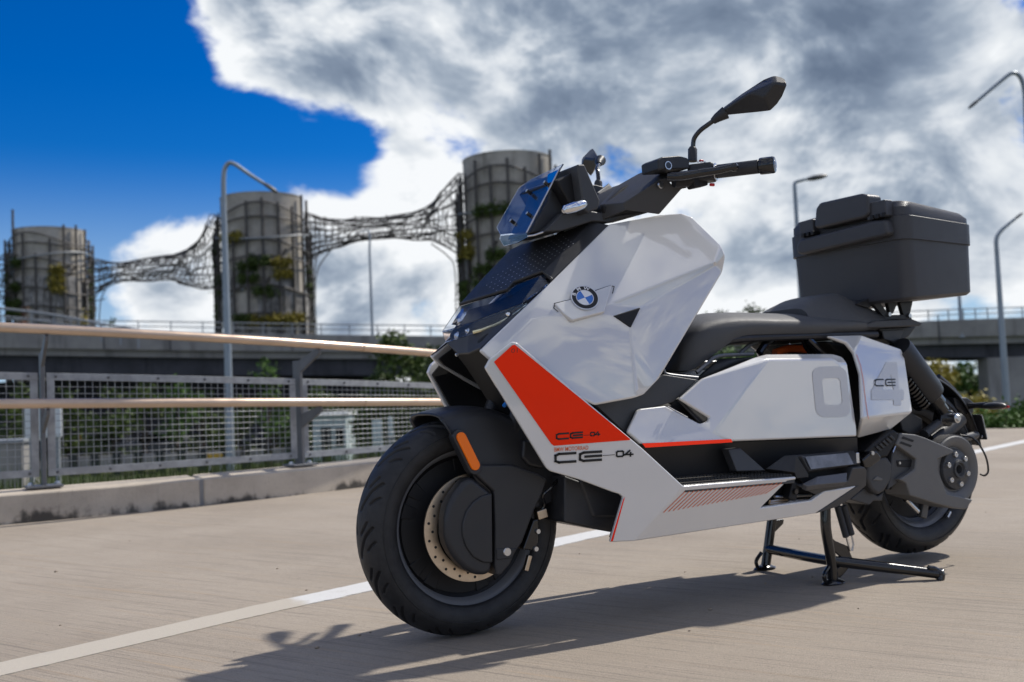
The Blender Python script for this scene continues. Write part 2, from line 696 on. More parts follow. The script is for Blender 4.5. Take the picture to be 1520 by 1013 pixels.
def slab(name, matl, pts, y0, y1, parent, bevel=.004, seg=2, mirror=False):
    """polygon on plane y0 with depth to y1"""
    mb = MB()
    mb.prism([S(px, py, y0) for px, py in pts], (0, y1-y0, 0))
    o = mb.build(name, matl, parent, bevel, seg)
    if mirror:
        mb.mirrored().build(name, matl, parent, bevel, seg)
    return o


def spline(pts, n=8):
    """Catmull-Rom through points (tuples or Vectors)"""
    P = [Vector(p) for p in pts]
    P = [P[0]*2-P[1]]+P+[P[-1]*2-P[-2]]
    out = []
    for i in range(1, len(P)-2):
        for k in range(n):
            t = k/n
            a, b, c, d = P[i-1:i+3]
            out.append(.5*((2*b)+(c-a)*t+(2*a-5*b+4*c-d)*t*t+(3*b-a-3*c+d)*t**3))
    out.append(P[-2])
    return out


def structure(name, mb, matl, **kw):
    o = mb.build(name, matl, None, **kw)
    o['kind'] = 'structure'
    return o


def share(o, parent, at, name=None):
    """another piece that shares the mesh of o"""
    c = o.copy()
    col.objects.link(c)
    WL[c.name] = Vector(at)
    c.parent = parent
    c.location = Vector(at)-(WL[parent.name] if parent else Vector((0, 0, 0)))
    return c



# ------------------------------------------------------------------ ground, deck, line
def kc(x):
    u = x-.229
    return 3.922+.157*u+.0829*u*u if x > -.9 else 3.849-.03*(x+.857)


def gz(x, y):
    d = math.hypot(x, y)
    t = min(1, max(0, (d-9.5)/22))
    return -.3-1.9*t*t*(3-2*t)


mb = MB()
rings_ = [0.5, 4, 7, 9, 10, 11, 12.5, 14, 16, 18, 20, 23, 26, 29, 32, 40, 60, 100, 200, 500, 1400]
na = 72
vs = [(0, 0, -.3)]
for r in rings_:
    for j in range(na):
        a = 2*math.pi*j/na
        x, y = r*math.cos(a), r*math.sin(a)
        vs.append((x, y, gz(x, y)))
fs = [(0, 1+j, 1+(j+1) % na) for j in range(na)]
for i in range(len(rings_)-1):
    for j in range(na):
        fs.append((1+i*na+j, 1+(i+1)*na+j, 1+(i+1)*na+(j+1) % na, 1+i*na+(j+1) % na))
mb.add(vs, fs)
structure('ground', mb, GRASS)

edge = [Vector((x, kc(x), 0)) for x in np.linspace(-5, 3.9, 40)]
edge += [Vector(p) for p in ((5.2, 5.95, 0), (7, 5.75, 0), (8.5, 5.3, 0), (8.62, 4.84, 0), (8.75, 4.2, 0), (9.3, 1.5, 0), (9.4, -9, 0), (-9, -9, 0), (-9, kc(-9), 0))]
mb = MB().prism(edge, (0, 0, -.22))
structure('parking_deck', mb, ROAD, smooth=False)

# the white edge line, a gently bent strip 4 mm above the concrete
near = [(-3.2, -.36), (-1.55, .145), (-1.034, .337), (-.308, .605), (.0, .700), (.55, .905), (1.10, 1.115), (1.5, 1.245), (3.2, 1.82), (6.71, 2.965), (8.4, 3.5)]
rnd = random.Random(3)
sp_ = spline([(x, y, 0) for x, y in near], 1)
dn = []
for p, q in zip(sp_[:-1], sp_[1:]):
    k = max(2, int((q-p).length/.02))
    dn += [p.lerp(q, i/k) for i in range(k)]
rings = []
for p in dn:
    w0 = .118 if p.x < 4 else .10
    j0 = .004*noise.noise(p*9)+rnd.gauss(0, .0012)
    j1 = .005*noise.noise(p*11+Vector((5, 5, 5)))+rnd.gauss(0, .0012)
    if -.165 < p.x < -.10:
        j0 -= .006
    e0, e1 = p+Vector((.03, j0, .0025)), p+Vector((-.02, w0+j1, .0025))
    rings.append([e0-Vector((0, .0, .01)), e0, e1, e1-Vector((0, 0, .01))])
mb = MB().loft(rings)
structure('painted_line', mb, LINE, smooth=False)

# ------------------------------------------------------------------ kerb of long concrete blocks
kt = thing('concrete_kerb', (.2, 4.0, 0), 'low stained concrete kerb of long blocks under the steel railing', 'kerb')
joints = [-4.6, -2.2, .232, 2.65, 4.3]
for a, b in zip(joints[:-1], joints[1:]):
    xs = np.linspace(a+.012, b-.012, 14)
    rings = []
    for x in xs:
        y = kc(x)
        rings.append([Vector((x, y, -.1)), Vector((x, y+.004, .160)), Vector((x, y+.33, .168)), Vector((x, y+.33, -.2))])
    MB().loft(rings).build('kerb_block', KERB, kt, bevel=.012, seg=3, blim=40)
for j in joints[1:-1]:
    MB().box((j, kc(j)+.17, .06), (.026, .31, .19)).build('joint_filler', mat('joint_sealant', (.25, .25, .25), .8) if 'joint_sealant' not in MATS else MATS['joint_sealant'], kt)

# ------------------------------------------------------------------ railing
FT = thing('steel_railing', (.2, 4.1, .16), 'grey steel railing with mesh panels and two bronze handrails along the kerb', 'railing')


def zlin(x, z0, z1):       # heights fall a little along the ramp
    return z0+(z1-z0)*(x+.85)/2.85


def rail_top(x):
    return Vector((x, kc(x)-.07, zlin(x, 1.066, .908)))


def rail_mid(x):
    return Vector((x, kc(x)-.07, zlin(x, .654, .552)))


secs = [-4.2, -1.9, 1.36, 3.6]
for a, b in zip(secs[:-1], secs[1:]):
    for fn in (rail_top, rail_mid):
        MB().tube([fn(x) for x in np.linspace(a+.002, b-.002, 16)], .0275, 18).build('handrail', BRONZE, FT)
posts = [-2.33, -.62, .955, 2.55]
post_proto = None
for px_ in posts:
    y = kc(px_)+.2
    zt = zlin(px_, .945, .825)
    z0 = .172
    tg = Vector((1, .157+.166*(px_-.229) if px_ > -.9 else -.03, 0)).normalized()
    nr = Vector((tg.y, -tg.x, 0))           # towards the road
    base = Vector((px_, y, z0))
    rot = Matrix((tg, -nr, Vector((0, 0, 1)))).transposed()
    mb = MB()
    mb.box(base+Vector((0, 0, (zt-z0)/2)), (.022, .085, zt-z0), rot)
    p = mb.build('post', POSTM, FT, bevel=.003)
    MB().box(base+Vector((0, 0, .0065)), (.19, .15, .013), rot).build('base_plate', POSTM, p, bevel=.003)
    for s in (-1, 1):
        MB().lathe([(0, .03), (.012, .03), (.014, .02), (.02, .018), (.02, .013), (0, .013)], base+tg*s*.07, 'z', 10).build('anchor_bolt', BOLT, p)
    rt, rm = rail_top(px_), rail_mid(px_)
    for k, (tgt, zz, hh) in enumerate(((rt, zt-.03, .055), (rm, rm.z-.11, .06))):
        d = (tgt-base).dot(nr)
        a0 = base+nr*.03
        prof = [a0+Vector((0, 0, zz-z0-hh)), a0+Vector((0, 0, zz-z0+hh*.55)), base+nr*(d-.01)+Vector((0, 0, tgt.z-z0-.028)), base+nr*(d+.015)+Vector((0, 0, tgt.z-z0-.04)), base+nr*(d+.005)+Vector((0, 0, tgt.z-z0-.065))]
        prof = [q-tg*.009 for q in prof]
        MB().prism(prof, tg*.018).build('bracket_arm', POSTM, p, bevel=.002)
for a, b in zip(posts[:-1], posts[1:]):
    xa, xb = a+.022, b-.022
    N = 8
    xs = np.linspace(xa, xb, N)

    def pt(x, t, off=0.):      # t from bottom to top
        return Vector((x, kc(x)+.2+off, zlin(x, .236, .212)*(1-t)+zlin(x, .834, .702)*t))
    fr = MB()
    hw = .019
    L = [pt(x, 1) for x in xs]
    B = [pt(x, 0) for x in xs]
    for row, sg in ((L, -1), (B, 1)):
        rings = [[q+Vector((0, -.014, 0)), q+Vector((0, -.014, sg*.042)), q+Vector((0, -.006, sg*.042)), q+Vector((0, -.006, 0))] for q in row]
        fr.loft(rings)
    for x, sg in ((xa, 1), (xb, -1)):
        q0, q1 = pt(x, 0)+Vector((0, -.013, .0425)), pt(x, 1)+Vector((0, -.013, -.0425))
        fr.prism([q0, q0+Vector((sg*.04, 0, 0)), q1+Vector((sg*.04, 0, 0)), q1], (0, .007, 0))
    pn = fr.build('mesh_panel', GALV, FT, bevel=.0015)
    wr = MB()
    Lx = xb-xa
    nv = int(Lx/.0405)
    for i in range(1, nv):
        x = xa+Lx*i/nv
        wr.tube([pt(x, .05), pt(x, .95)], .0020, 5, False)
    for i in range(1, 15):
        t = i/15
        wr.tube([pt(x, t, -.003) for x in xs], .0020, 5, False)
    tag(wr.build('wire_grid', GALV, pn), kind='stuff')
    for i in range(6):
        x = xa+.05+(Lx-.1)*i/5
        for t, dz in ((1, -.02), (0, .02)):
            q = pt(x, t)+Vector((0, -.014, dz))
            MB().lathe([(0, -.008), (.007, -.008), (.009, 0)], q, 'y', 8).build('panel_bolt', POSTM, pn)

# ------------------------------------------------------------------ leaf crowns


def crown(lobes, n, size, mt, parent=None, name='crown', seed=1, flat=.6):
    """leaf-sized faces in twiggy clumps through the lobes' volume"""
    rnd = random.Random(seed)
    vs, fs = [], []
    tot = sum(r[0]*r[1]*r[2] for _, r in lobes)
    for c, r in lobes:
        c = Vector(c)
        clumps = max(6, int(n*(r[0]*r[1]*r[2])/tot/9))
        for _ in range(clumps):
            d = Vector((rnd.gauss(0, 1), rnd.gauss(0, 1), rnd.gauss(0, 1))).normalized()
            rr = rnd.random()**.42
            q = c+Vector((d.x*r[0], d.y*r[1], d.z*r[2]))*rr*(.78+.4*noise.noise(d*2.3+c))
            for _ in range(9):
                p = q+Vector((rnd.gauss(0, 1), rnd.gauss(0, 1), rnd.gauss(0, .8)))*size*1.25
                a = Vector((rnd.gauss(0, 1), rnd.gauss(0, 1), rnd.gauss(0, flat))).normalized()
                b = a.cross(Vector((rnd.gauss(0, 1), rnd.gauss(0, 1), rnd.gauss(0, 1)))).normalized()
                L_ = size*rnd.uniform(.6, 1.25)
                W_ = L_*.42
                k = len(vs)
                vs += [p-a*L_, p-b*W_+a*.1*L_, p+a*L_, p+b*W_+a*.1*L_]
                fs.append((k, k+1, k+2, k+3))
    m_ = MB()
    m_.v = vs
    m_.f = fs
    o = m_.build(name, mt, parent, fix=False, smooth=False)
    if name.endswith('plants'):
        o['kind'] = 'stuff'
    return o


def tree(name, base, h, rx, mt, label, cat='tree', group=None, n=1500, size=.12, seed=1, lobes=6, trunk=.12, low=.25):
    rnd = random.Random(seed)
    base = Vector(base)
    t = thing(name, base, label, cat, group)
    tb = MB()
    tb.tube(spline([base, base+Vector((rnd.uniform(-.1, .1)*rx, 0, h*.35)), base+Vector((rnd.uniform(-.1, .1)*rx, rnd.uniform(-.1, .1)*rx, h*.75))], 4), [trunk*(1-.75*i/8) for i in range(9)], 8)
    ll = []
    for i in range(lobes):
        a = 2*math.pi*i/lobes+rnd.uniform(-.4, .4)
        rr = rx*rnd.uniform(.25, .62)
        c = base+Vector((math.cos(a)*rr, math.sin(a)*rr, h*rnd.uniform(low+.12, .8)))
        s_ = rx*rnd.uniform(.38, .6)
        ll.append((c, (s_, s_, s_*rnd.uniform(.6, .95))))
        tb.tube([base+Vector((0, 0, h*rnd.uniform(.2, .5))), base*.3+c*.7+Vector((0, 0, -.1)), c], [trunk*.45, trunk*.25, trunk*.08], 6)
    ll.append((base+Vector((0, 0, h*.86)), (rx*.42, rx*.42, h*.14)))
    tb.build('trunk', BARK, t)
    crown(ll, n, size, mt, t, 'crown', seed)
    return t


def at(px, py, dep):
    """point on the ground seen at a photo column, at a distance"""
    p = SD(px, py, dep)
    return Vector((p.x, p.y, gz(p.x, p.y)))


# ------------------------------------------------------------------ overpass
OP = thing('overpass', at(760, 560, 62), 'long concrete road overpass with dark girders and steel guard rails behind the railing', 'overpass')
DEP = 60.
rows = {'pt': [(-330, 487), (0, 489.5), (300, 494), (560, 498), (800, 499), (1100, 490), (1380, 476.5), (1520, 471.5), (1800, 462)],
        'pb': [(-330, 514), (0, 517), (300, 521), (560, 522.5), (800, 521), (1100, 513), (1345, 502.5), (1520, 498.5), (1800, 491)],
        'gb': [(-330, 556), (0, 557), (300, 557), (560, 557), (800, 554), (1100, 544), (1345, 531.5), (1520, 530), (1800, 526)]}


def curve3(row, dep=DEP):
    return spline([SD(px, py, dep) for px, py in row], 6)


pt_, pb_, gb_ = (curve3(rows[k]) for k in ('pt', 'pb', 'gb'))
BK = (FW*1.0).copy()
BK.z = 0
BK.normalize()
mb = MB().loft([[a, b, b+BK*.35, a+BK*.35] for a, b in zip(pt_, pb_)])
mb.build('parapet', DECKC, OP, bevel=.03)
mb = MB().loft([[b+Vector((0, 0, .0))+BK*.36, b+BK*9.5, b+BK*9.5-Vector((0, 0, .4)), b+BK*.36-Vector((0, 0, .4))] for b in pb_])
mb.build('deck_slab', DECKC, OP)
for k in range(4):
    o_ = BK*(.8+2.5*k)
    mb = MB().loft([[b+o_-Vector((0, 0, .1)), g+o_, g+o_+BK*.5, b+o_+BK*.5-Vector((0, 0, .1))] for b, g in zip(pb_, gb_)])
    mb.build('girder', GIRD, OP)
mb = MB().loft([[a+BK*9.2, b+BK*9.2, b+BK*9.5, a+BK*9.5] for a, b in zip(pt_, pb_)])
mb.build('parapet', DECKC, OP)
for dz, r_ in ((.32, .028), (.62, .034)):
    MB().tube([a+BK*.15+Vector((0, 0, dz)) for a in pt_], r_, 8).build('guard_rail', GALV, OP)
for i in range(0, len(pt_)-1, 1):
    for f_ in (0,):
        a = pt_[i].lerp(pt_[i+1], f_)
        MB().box(a+BK*.15+Vector((0, 0, .33)), (.05, .05, .66)).build('rail_post', GALV, OP)
# panel joints as narrow proud ribs on the parapet
for px in (-120, 118, 232, 420, 1395, 1460, 1540):
    rr = SD(px, 0, DEP)
    i = min(range(len(pt_)), key=lambda q: (pt_[q]-rr).xy.length)
    a, b = pt_[i], pb_[i]
    MB().box((a+b)/2-BK*.01, (.05, .05, (a-b).length*.98)).build('joint_rib', GIRD, OP)
# piers
for px, wpx, dep in ((1498, 62, 60.6), (880, 60, 64), (640, 60, 64)):
    i = min(range(len(gb_)), key=lambda q: abs(((gb_[q]-CAM).dot(RT)/(gb_[q]-CAM).dot(FW))*FPX+760-px))
    top = gb_[i].z
    g = at(px, 560, dep)
    ww = wpx/FPX*dep
    rt2 = Vector((BK.y, -BK.x, 0))
    mb = MB()
    mb.prism([g+rt2*(-ww/2), g+rt2*(ww/2), g+rt2*(ww/2)+Vector((0, 0, top-g.z)), g+rt2*(-ww/2)+Vector((0, 0, top-g.z))], BK*1.4)
    mb.build('pier', DECKC, OP, bevel=.08)
# abutment wall added under the left part, coloured dark for the shade there
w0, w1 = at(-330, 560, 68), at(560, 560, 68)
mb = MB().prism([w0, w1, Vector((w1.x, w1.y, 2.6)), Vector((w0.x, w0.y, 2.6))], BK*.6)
mb.build('abutment_shade_wall', GIRD, OP)

# sloping ramp guard rail at the far left
RG = thing('ramp_guard_rail', at(60, 560, 52), 'pale double guard rail sloping down on the ramp in front of the left tower', 'guard rail')
rp = spline([SD(px, py, 56) for px, py in ((-180, 440), (0, 458), (80, 468), (150, 481), (205, 490))], 6)
MB().tube(rp, .07, 8).build('rail', GALV, RG)
MB().tube([p-Vector((0, 0, .42)) for p in rp], .05, 8).build('rail', GALV, RG)
for i in range(0, len(rp), 3):
    MB().box(rp[i]-Vector((0, 0, .5)), (.08, .08, 1.0)).build('rail_post', GALV, RG)


# ------------------------------------------------------------------ towers
def vlean(px, py_from, py_to):
    """horizontal drift of a true vertical between two heights of the photo"""
    p = SD(px, py_from, 60)
    q = p+Vector((0, 0, 1))
    d = q-CAM
    x = d.dot(RT)/d.dot(FW)*FPX+760
    y = 506.5-d.dot(UP)/d.dot(FW)*FPX
    s = (x-px)/(y-py_from)
    return px+s*(py_to-py_from)


def tower(px, wpx, top_py, dep, label, seed, patches, poles_up, lo):
    rnd = random.Random(seed)
    g = at(px, 520, dep)
    R0 = wpx/2/FPX*dep
    top = SD(px, top_py, dep)
    zt = top.z - .0
    rd = Vector((top.x-CAM.x, top.y-CAM.y, 0)).normalized()
    g.x, g.y = top.x+rd.x*R0, top.y+rd.y*R0
    h = zt-g.z
    t = thing('vent_tower', g, label, 'tower')
    # shell in stacked lifts, each lift a ring of its own, open at the top with a visible wall thickness
    lifts = 9
    zs = [h*(.43+.57*i/5) for i in range(6)]
    zs = [0, h*.15, h*.29]+zs
    for a, b in zip(zs[:-1], zs[1:]):
        last = b > h*.97
        MB().lathe([(R0*.93, a), (R0, a), (R0, b-.06), (R0*.985, b), (R0*.93, b)] if not last else [(R0*.93, a), (R0, a), (R0*1.0, b-.12), (R0*1.01, b-.12), (R0*1.01, b), (R0*.93, b), (R0*.93, a)], g, 'z', 56).build('shell_ring', TOWC, t)
    front = -rd
    rt2 = Vector((rd.y, -rd.x, 0))

    h0, hh = h*lo, h*(1-lo)     # the part that shows above the overpass

    def onr(a, r, z):       # angle from the face turned to the camera, to the right
        return g+front*math.cos(a)*r+rt2*math.sin(a)*r+Vector((0, 0, z))
    # weathered panels with planting below the middle
    for i in range(9):
        a0 = -1.35+i*.3
        for j in range(3):
            z0 = h0+hh*(-.05+.17*j)
            z1 = z0+hh*.165
            if rnd.random() < .32:
                continue
            r = R0+.25+rnd.uniform(0, .25)
            ring = [onr(a0, r, z0), onr(a0+.28, r, z0), onr(a0+.28, r, z1), onr(a0, r, z1)]
            MB().prism(ring, rd*.18).build('cladding_panel', TOWD, t)
    # cage of standing poles and hoops
    for i, up in enumerate(poles_up):
        a = -1.75+3.5*i/(len(poles_up)-1)
        r = R0*1.09
        MB().tube([onr(a, r, -.2), onr(a, r, h0+hh*up)], .16, 7).build('cage_pole', LATT, t)
    for zf, rr, wv in ((.62, 1.1, .5), (.80, 1.09, .3), (.87, 1.1, .8), (.52, 1.1, .3), (.30, 1.1, .5), (.12, 1.09, .2)):
        pts = []
        for k in range(41):
            a = -math.pi*.62+math.pi*1.24*k/40
            pts.append(onr(a, R0*rr, h0+hh*zf+wv*math.sin(a*2.3+seed)))
        MB().tube(pts, .10, 6).build('cage_hoop', LATT, t)
    pts = [onr(-2.0+4.0*k/40, R0*1.13, h0+hh*.69+.5*math.sin(k/6+seed)) for k in range(41)]
    MB().tube(pts, .11, 6).build('pale_hoop', GALV, t)
    for k in range(4):
        a = rnd.uniform(-1, .4)
        z = h0+rnd.uniform(.12, .32)*hh
        MB().tube([onr(a, R0*1.06, z), onr(a+.55, R0*1.06, z+.28*hh)], .14, 6).build('brace', GALV if k < 2 else LATT, t)
    # bundles of scaffold at both flanks
    for sd in (-1, 1):
        for k in range(4):
            a = sd*(1.45+.12*k)
            r = R0*(1.05+.06*k)
            MB().tube([onr(a, r, -.2), onr(a, r, h0+hh*rnd.uniform(.72, .92))], .13, 6).build('flank_pole', LATT, t)
        cl = MB()
        for k in range(46):
            z = h0+hh*(-.05+.85*rnd.random())
            a = sd*rnd.uniform(1.35, 1.85)
            b = sd*rnd.uniform(1.35, 1.85)
            cl.tube([onr(a, R0*rnd.uniform(1.02, 1.25), z), onr(b, R0*rnd.uniform(1.02, 1.25), z+hh*rnd.uniform(-.1, .1))], .1, 5)
        cl.build('flank_bracing', LATT, t)
        lb = []
        for k in range(9):
            z = h0+hh*(.0+.62*rnd.random())
            lb.append((onr(sd*rnd.uniform(1.3, 1.75), R0*1.1, z), (.45, .45, .6)))
        crown(lb, 600, .2, LEAFD, t, 'hanging_plants', seed+7*sd)
    for k, (a, zf, aw, zh, mt_) in enumerate(patches):
        lb = []
        nn = max(2, int(aw*R0/.8))
        for i in range(nn):
            for j in range(max(1, int(zh*hh/1.2))):
                lb.append((onr(a+aw*((i+.5)/nn-.5), R0+.45, h0+hh*zf+zh*hh*((j+.5)/max(1, int(zh*hh/1.2))-.5)), (.62, .62, .7)))
        crown(lb, 280*len(lb), .2, mt_, t, 'climbing_plants', seed*13+k)
    return t, onr, h, R0, g


T1 = tower(73, 104, 336, 136, 'smallest of the three scaffolded concrete towers, at the far left edge', 3,
           [(-1.0, .35, .45, .16, LEAFD), (-1.1, .12, .6, .2, LEAFD), (.15, .42, .32, .3, LEAFY), (-.95, .62, .4, .1, LEAFD)],
           [.9, .78, 1.2, .92, .7, .86, 1.02, 1.03, 1.0, .85, .82], .55)
T2 = tower(388, 124, 284, 116, 'middle scaffolded concrete tower with plants, behind the tall curved lamp post', 8,
           [(-.75, .68, .55, .07, LEAFY), (-.1, .5, .5, .1, LEAFD), (.4, .45, .45, .16, LEAFY), (-.35, .42, .5, .18, LEAFD), (0, .28, .5, .14, LEAFD), (.1, .08, .9, .07, LEAFY), (-.5, .09, .4, .14, LEAFD), (.75, .09, .4, .07, LEAFY)],
           [.8, .86, .92, .72, .93, .95, .92, .9, 1.0, .98, .85], .40)
T3 = tower(752, 138, 223, 104, 'largest scaffolded concrete tower, partly hidden by the scooter windscreen', 21,
           [(-1.1, .5, .5, .18, LEAFY), (-.35, .67, .75, .08, LEAFD), (-.6, .3, .5, .16, LEAFD), (-.3, .42, .4, .12, LEAFD), (-1.2, .2, .4, .2, LEAFD), (.3, .25, .6, .2, LEAFD)],
           [.8, .86, .9, .96, .92, .95, .9, .98, 1.02, .95, .85], .33)


# lattice tubes that join the towers
def web(up, lo, d0, d1, depth, label, seed, drops=()):
    rnd = random.Random(seed)
    n = 24
    U = spline([(x, y, 0) for x, y in up], 12)
    L = spline([(x, y, 0) for x, y in lo], 12)

    def samp(P, t):
        f_ = t*(len(P)-1)
        i = min(int(f_), len(P)-2)
        return P[i].lerp(P[i+1], f_-i)
    secs = []
    for i in range(n+1):
        t = i/n
        a, b = samp(U, t), samp(L, t)
        dep = d0+(d1-d0)*t
        A, B = SD(a.x, a.y, dep), SD(b.x, b.y, dep)
        c = (A+B)/2
        hv = (A-B)/2
        dp = BK*hv.length*depth
        secs.append([c+hv*math.cos(2*math.pi*k/18)+dp*math.sin(2*math.pi*k/18)+Vector((rnd.gauss(0, .11), rnd.gauss(0, .11), rnd.gauss(0, .13))) for k in range(18)])
    base = secs[n//2][9].copy()
    base.z -= 0
    t = thing('lattice_bridge', base, label, 'lattice')
    for k in range(18):
        MB().tube(spline([s[k] for s in secs[::2]], 3), .055 if k % 3 else .095, 5).build('long_pole', LATT, t)
    for i, s in enumerate(secs):
        MB().tube(s+[s[0]], .05, 5).build('hoop', LATT, t)
    for k in range(30):
        i = rnd.randrange(0, n-5)
        a, b = secs[i][rnd.randrange(18)], secs[i+rnd.randrange(2, 5)][rnd.randrange(18)]
        MB().tube([a, b], .06, 5).build('stray_brace', LATT, t)
    for pp, dep in drops:
        MB().tube(spline([SD(x, y, dep) for x, y in pp], 5), .07, 6).build('dropped_pole', LATT, t)
    return t


web([(130, 384), (170, 391), (220, 384), (268, 376), (298, 356), (318, 318)], [(132, 440), (165, 421), (200, 416), (245, 414), (280, 424), (318, 429)], 134, 118, .8,
    'sagging steel lattice tube between the left and the middle tower', 5,
    [([(160, 424), (150, 445), (147, 478)], 132), ([(146, 432), (139, 450), (137, 480)], 132), ([(136, 446), (146, 446), (156, 444)], 132)])
web([(456, 316), (490, 326), (540, 325), (590, 322), (632, 311), (655, 288), (684, 258)], [(456, 388), (485, 373), (525, 360), (570, 354), (620, 356), (652, 361), (684, 380)], 116, 106, .8,
    'sagging steel lattice tube between the middle and the largest tower', 6,
    [([(492, 370), (472, 400), (468, 440), (470, 498)], 114), ([(470, 378), (466, 420), (466, 498)], 114), ([(640, 362), (664, 380), (675, 400), (677, 470)], 107)])
web([(-160, 420), (-90, 400), (-40, 390), (24, 378)], [(-160, 470), (-90, 465), (-40, 452), (24, 440)], 142, 136, .8, 'steel lattice tube leaving the left tower at the frame edge', 9)


# ------------------------------------------------------------------ lamp posts
def lamp(pole_px, dep, arm_px, r, label, head=.55, group=None, base_py=600, base_z=None):
    (x1, y1) = pole_px
    top = SD(x1, y1, dep)
    b = Vector((top.x, top.y, gz(top.x, top.y) if base_z is None else base_z))
    t = thing('lamp_post', b, label, 'street lamp', group)
    MB().tube([b, b+(top-b)*.5, top], [r*1.25, r*1.1, r*.8], 12).build('pole', POLEM, t)
    MB().lathe([(0, .05), (r*2.2, .05), (r*2.2, 0), (0, 0)], b, 'z', 14).build('base_flange', POLEM, t)
    if arm_px:
        pts = spline([top]+[SD(px, py, dep) for px, py in arm_px], 8)
        MB().tube(pts, [r*.8-(r*.3)*i/len(pts) for i in range(len(pts))], 10).build('arm', POLEM, t)
        e_ = pts[-1]
        d = (pts[-1]-pts[-3]).normalized()
        s_ = head
        u = d.cross(Vector((0, 0, 1))).normalized()
        rings = []
        for q, wd, hh in ((-.1, .04, .03), (0, .08, .05), (.25, .15, .075), (.7, .15, .07), (.95, .1, .04), (1.0, .04, .015)):
            c = e_+d*q*s_
            up2 = u.cross(d)
            rings.append([c+(u*math.cos(a)*wd+up2*math.sin(a)*hh)*s_/.55*1.0 for a in [2*math.pi*k/10 for k in range(10)]])
        MB().loft(rings).build('lamp_head', LAMPH, t)
    return t


lamp((332, 300), 34, [(332, 262), (336, 246), (346, 243), (370, 259), (392, 273)], .11, 'tall grey lamp post with a bent arm in front of the middle tower')
lamp((548.5, 372), 90, [(549, 350), (546, 342), (535, 345)], .12, 'thin distant lamp post between the middle and the largest tower')
lamp((1181, 300), 40, [(1179.5, 276), (1181, 271), (1190, 268), (1200, 266)], .10, 'lamp post with a flat head, rising behind the top case', head=.75)
lamp((1480, 380), 31, [(1479, 356), (1485, 344), (1497, 333), (1507, 325)], .085, 'tall pale lamp post with bent arm right of the top case', head=.3)
p = SD(1424, 478, 59.5)
lamp((1421, 395), 60.3, [(1420.5, 388), (1419, 384), (1412, 384)], .09, 'short lamp post standing on the overpass parapet, behind the top case', head=.4, base_z=p.z-.9)
lamp((1523, 170), 24, [(1521, 135), (1514, 114), (1502, 109), (1484, 122), (1452, 149)], .075, 'lamp post of which only the arm reaches in at the right edge', head=.3)


# ------------------------------------------------------------------ planting
def place(name, px, dep, top_py, rx, mt, label, **kw):
    b = at(px, 560, dep)
    tp = SD(px, top_py, dep)
    return tree(name, b, tp.z-b.z, rx, mt, label, **kw)


place('dark_tree', 584, 34, 488, 1.75, LEAFD, 'dense dark green tree beside the front of the scooter', n=8000, size=.11, seed=5, lobes=9, low=.15)
place('dark_tree', 640, 38, 505, 1.3, LEAFD, 'dark tree half hidden behind the scooter nose', n=1800, size=.11, seed=6, lobes=6)
place('leafy_shrub', 398, 36, 522, 1.1, LEAFG, 'light green shrub behind the second railing post', n=900, size=.1, seed=8, lobes=6)
place('leafy_shrub', 262, 44, 556, 1.6, LEAFG, 'green shrub seen through the mesh left of the curved lamp post', n=1300, size=.1, seed=9, lobes=6)
place('leafy_shrub', 470, 42, 560, .8, LEAFD, 'small dark shrub seen through the mesh right of the second post', n=700, size=.1, seed=10, lobes=5)
place('yellow_bush', 1400, 26, 532, 1.25, LEAFY, 'big yellowish bush under the overpass right of the white tail panel', n=9000, size=.075, seed=11, lobes=9, low=.1)
place('yellow_bush', 1360, 29, 538, .8, LEAFY, 'yellowish bush hidden by the rear shock absorber', n=4000, size=.08, seed=12, lobes=6, low=.1)
place('round_tree', 1440, 78, 535, 2.2, LEAFG, 'tree in shade under the overpass left of its pier', n=1600, size=.22, seed=14, lobes=7)
place('round_tree', 1536, 80, 533, 2.4, LEAFY, 'tree in shade under the overpass right of its pier', n=1600, size=.22, seed=15, lobes=7)
place('tall_tree', 1068, 85, 452, 2.6, LEAFD, 'distant tree top showing above the seat, left one', n=1100, size=.25, seed=16, lobes=6)
place('tall_tree', 1122, 85, 444, 2.0, LEAFD, 'distant tree top showing above the seat, taller right one', n=900, size=.25, seed=17, lobes=6)
place('tall_tree', 1165, 88, 449, 2.0, LEAFD, 'distant tree hidden behind the passenger seat', n=800, size=.25, seed=18, lobes=6)
place('leafy_shrub', 1090, 30, 505, 1.6, LEAFG, 'green shrub seen in the gap under the seat', n=2000, size=.1, seed=19, lobes=7)
place('thin_shrub', 168, 74, 462, .55, LEAFG, 'wispy shrub at the end of the ramp guard rail', n=260, size=.12, seed=20, lobes=4)
place('thin_shrub', 128, 74, 452, .5, LEAFY, 'small yellow green shrub at the foot of the left tower', n=300, size=.13, seed=22, lobes=4)
place('rust_shrub', 38, 74, 447, .7, LEAFR, 'reddish brown shrub at the foot of the left tower', n=300, size=.13, seed=21, lobes=4)
for k, (px, dep, ty) in enumerate(((30, 46, 566), (100, 48, 575), (165, 47, 570), (215, 49, 562), (300, 50, 574), (350, 48, 585), (440, 50, 578), (505, 47, 590), (560, 50, 580), (610, 48, 586))):
    where = ('at the left frame edge', 'just right of the first post', 'left of the lighter shrub', 'beside the lighter shrub', 'left of the curved lamp post', 'behind the curved lamp post', 'at the second post', 'behind the site cabin', 'behind the narrow signs', 'beside the scooter nose')[k]
    place('dark_shrub', px, dep, ty, 1.5, LEAFD, 'dark shrub under the overpass seen through the mesh, '+where, group='dark shrubs under the overpass', n=1500, size=.12, seed=40+k, lobes=7, low=.0)
